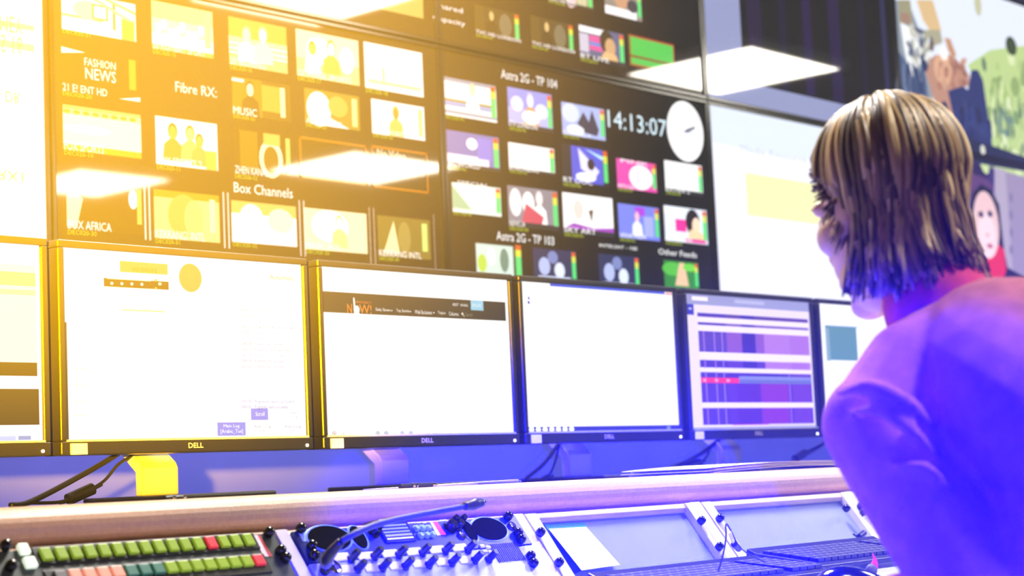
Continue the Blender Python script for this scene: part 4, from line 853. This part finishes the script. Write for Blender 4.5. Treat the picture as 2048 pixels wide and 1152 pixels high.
# folds in the knit where the sleeve meets the back
for P_, R_ in (([pt(1668, 792, 1.99), pt(1740, 775, 1.955), pt(1820, 812, 1.95), pt(1880, 880, 1.97)], [.004, .010, .011, .004]),
               ([pt(1690, 830, 1.975), pt(1760, 822, 1.95), pt(1830, 870, 1.94), pt(1890, 935, 1.95)], [.004, .008, .009, .004]),
               ([pt(1780, 930, 1.94), pt(1850, 935, 1.925), pt(1905, 985, 1.925)], [.003, .008, .004]),
               ([pt(1720, 1010, 1.98), pt(1800, 1000, 1.94), pt(1880, 975, 1.92)], [.003, .007, .004])):
    tube(b, P_, R_, 10)
sw = organic('sweater', b, SWE, .0055, 5, person_root)
b = bmesh.new()
nk = [hl(0, -.045, -.105), (hl(0, -.045, -.105)+C7+Vector((-.002, .025, -.045)))*.5, C7+Vector((-.002, .02, -.045))]
ax = (nk[2]-nk[0]).normalized()
limb(b, [nk[1]-ax*.012, nk[1]+ax*.02, nk[2]+ax*.01], [.064, .069, .080]); organic('collar', b, mat('crimson roll collar', '#c23558', .9, noise=.15, nscale=60, bump=.5, bscale=600), .005, 4, sw)
# trousers, shoes
DEN = mat('dark trousers', '#23283c', .85, noise=.1)
b = bmesh.new(); ball(b, PEL, (.165, .14, .12))
knees = [PEL+Vector((-.10, .46, -.02)), PEL+Vector((.11, .46, -.02))]; ank = [Vector((knees[0].x, 1.02, .10)), Vector((knees[1].x, 1.04, .10))]
for k, s_ in enumerate((-1, 1)):
    limb(b, [PEL+Vector((s_*.08, .02, -.01)), knees[k], knees[k]+(ank[k]-knees[k])*.45, ank[k]], [.088, .062, .056, .042])
organic('trousers', b, DEN, .007, 4, person_root)
for a_ in ank:
    b = bmesh.new(); ball(b, a_+Vector((0, .02, -.045)), (.042, .06, .05)); ball(b, a_+Vector((0, .10, -.062)), (.045, .10, .036)); organic('shoe', b, RUBBER, .006, 3, person_root)
# hair
hm_ = vcol_mat('streaked blond brown hair', .42); nt = hm_.node_tree
hm_.node_tree.nodes['Principled BSDF'].inputs['Specular IOR Level'].default_value = .45
b = bmesh.new(); cl = b.loops.layers.float_color.new('Col'); rr = random.Random(11)
def paint(faces, c):
    for f in faces:
        for l in f.loops: l[cl] = (*c, 1)
n0 = 0; ball(b, (0, -.020, .034), (.080, .092, .091), HM); ball(b, (0, -.035, -.03), (.060, .045, .07), HM)
b.faces.ensure_lookup_table(); paint(b.faces[:], lin('#4a3726'))
TONES = ['#836a48', '#a08558', '#bea274', '#54402a', '#90764e', '#d2ba8c', '#453222', '#ac9262', '#68523a']
def lock(phi, start, thick, zend, flare, tone, wob):
    # phi: azimuth on the head, 0 = face, positive towards the left ear
    d_ = abs((math.degrees(phi)+180) % 360-180); thm = 96-30*min(1, max(0, (84-d_)/30)); start = min(start, math.radians(thm-15))
    P_ = []; ex, ey, ez = .083+thick, .100+thick, .096+thick; cx_, cy_, cz_ = 0, -.010, .034
    for k in range(7):
        th = start+(math.radians(thm)-start)*k/6
        w_ = wob*math.sin(k*.9+phi*5)
        P_.append(hl(cx_-ex*math.sin(th)*math.sin(phi+w_), cy_+ey*math.sin(th)*math.cos(phi+w_), cz_+ez*math.cos(th)))
    last = P_[-1]; out = (last-hl(0, -.01, .02)); out.z = 0; out.normalize(); n = 6; drop = max(.006, last.z-(HC.z+zend))
    for k in range(1, n+1):
        s_ = k/n; P_.append(last+Vector((0, 0, -drop*s_))+out*(flare*s_*s_-.012*math.sin(s_*math.pi)*(1 if flare < .02 else 0))+Vector((rr.uniform(-1, 1), rr.uniform(-1, 1), 0))*.002)
    f0 = len(b.faces); r0 = rr.uniform(.0032, .0056)
    tube(b, P_, [r0*.5, r0, r0*1.1, r0*1.05, r0*.9, r0*.25], 6, flat=.55, k=2)
    b.faces.ensure_lookup_table(); paint(b.faces[f0:], lin(tone))
def end_z(d):                                      # how low the hair hangs, by azimuth in degrees from the face
    d = abs(d)
    for (a0, z0_), (a1, z1_) in zip(((0, .06), (48, .05), (68, .028), (82, -.01), (94, -.07), (106, -.105), (120, -.105), (150, -.09), (180, -.078)), ((48, .05), (68, .028), (82, -.01), (94, -.07), (106, -.105), (120, -.105), (150, -.09), (180, -.078), (181, -.078))):
        if a0 <= d <= a1: return z0_+(z1_-z0_)*(d-a0)/(a1-a0)
    return -.08
for g in range(230):                               # clumps of strands that share a root and gather at the tip
    d = rr.uniform(-180, 180) if g > 20 else rr.uniform(-60, 60)
    tone = rr.choice(TONES); st = rr.uniform(2, 50); ze = end_z(d)+rr.uniform(-.022, .014); back = (1-math.cos(math.radians(d)))/2; fl = .004+.030*max(0, back-.6)*rr.uniform(.5, 1.5); tk = rr.uniform(-.003, .004)
    for j in range(6):
        off = rr.uniform(-4.5, 4.5)
        lock(math.radians(d+off), math.radians(max(1, st+rr.uniform(-6, 6))), tk+rr.uniform(-.0012, .0018), ze+rr.uniform(-.006, .01), fl, tone if rr.random() < .7 else rr.choice(TONES), rr.uniform(-.03, .03))
finish('hair', b, hm_, person_root, smooth=True)
# chair
ct = thing('office_chair', 'dark swivel chair under the seated person', 'chair', (PEL.x, PEL.y, 0))
b = bmesh.new(); box(b, PEL.x-.24, PEL.x+.24, PEL.y-.22, PEL.y+.26, .43, .495); finish('seat', b, CARB, ct, bevel=.02, seg=3)
b = bmesh.new(); lathe(b, [(.03, .08), (.03, .25), (.02, .25), (.02, .43)], Matrix.Translation((PEL.x, PEL.y, 0))); finish('column', b, CHROME, ct)
for k in range(5):
    a_ = k*2*math.pi/5+.4; e_ = Vector((PEL.x+.28*math.cos(a_), PEL.y+.28*math.sin(a_), .07))
    b = bmesh.new(); tube(b, [(PEL.x, PEL.y, .10), e_], [.025, .016], 10, spline=False); L_ = finish('leg', b, BLACK, ct)
    b = bmesh.new(); lathe(b, [(.022, -.012), (.026, 0), (.022, .012)], Matrix.Translation((e_.x, e_.y, .026)) @ Matrix.Rotation(math.pi/2, 4, 'X')); finish('caster', b, RUBBER, L_)
#ENDPERSON#

# ------------------------------------------------------------------ added haze volume that carries the amber and blue colour wash
hm = bpy.data.materials.new('added wash haze'); hm.use_nodes = True; nt = hm.node_tree
for n in list(nt.nodes):
    if n.type != 'OUTPUT_MATERIAL': nt.nodes.remove(n)
vs_ = nt.nodes.new('ShaderNodeVolumeScatter'); vs_.inputs['Density'].default_value = HAZE; vs_.inputs['Anisotropy'].default_value = 0
nt.links.new(vs_.outputs[0], nt.nodes['Material Output'].inputs['Volume'])
b = bmesh.new(); box(b, -1.9, 11.9, -4.4, 3.36, .01, 2.6); o = finish('haze', b, hm); tag(o, 'added thin haze volume catching the amber and blue wash in the control room', 'haze', kind='stuff')
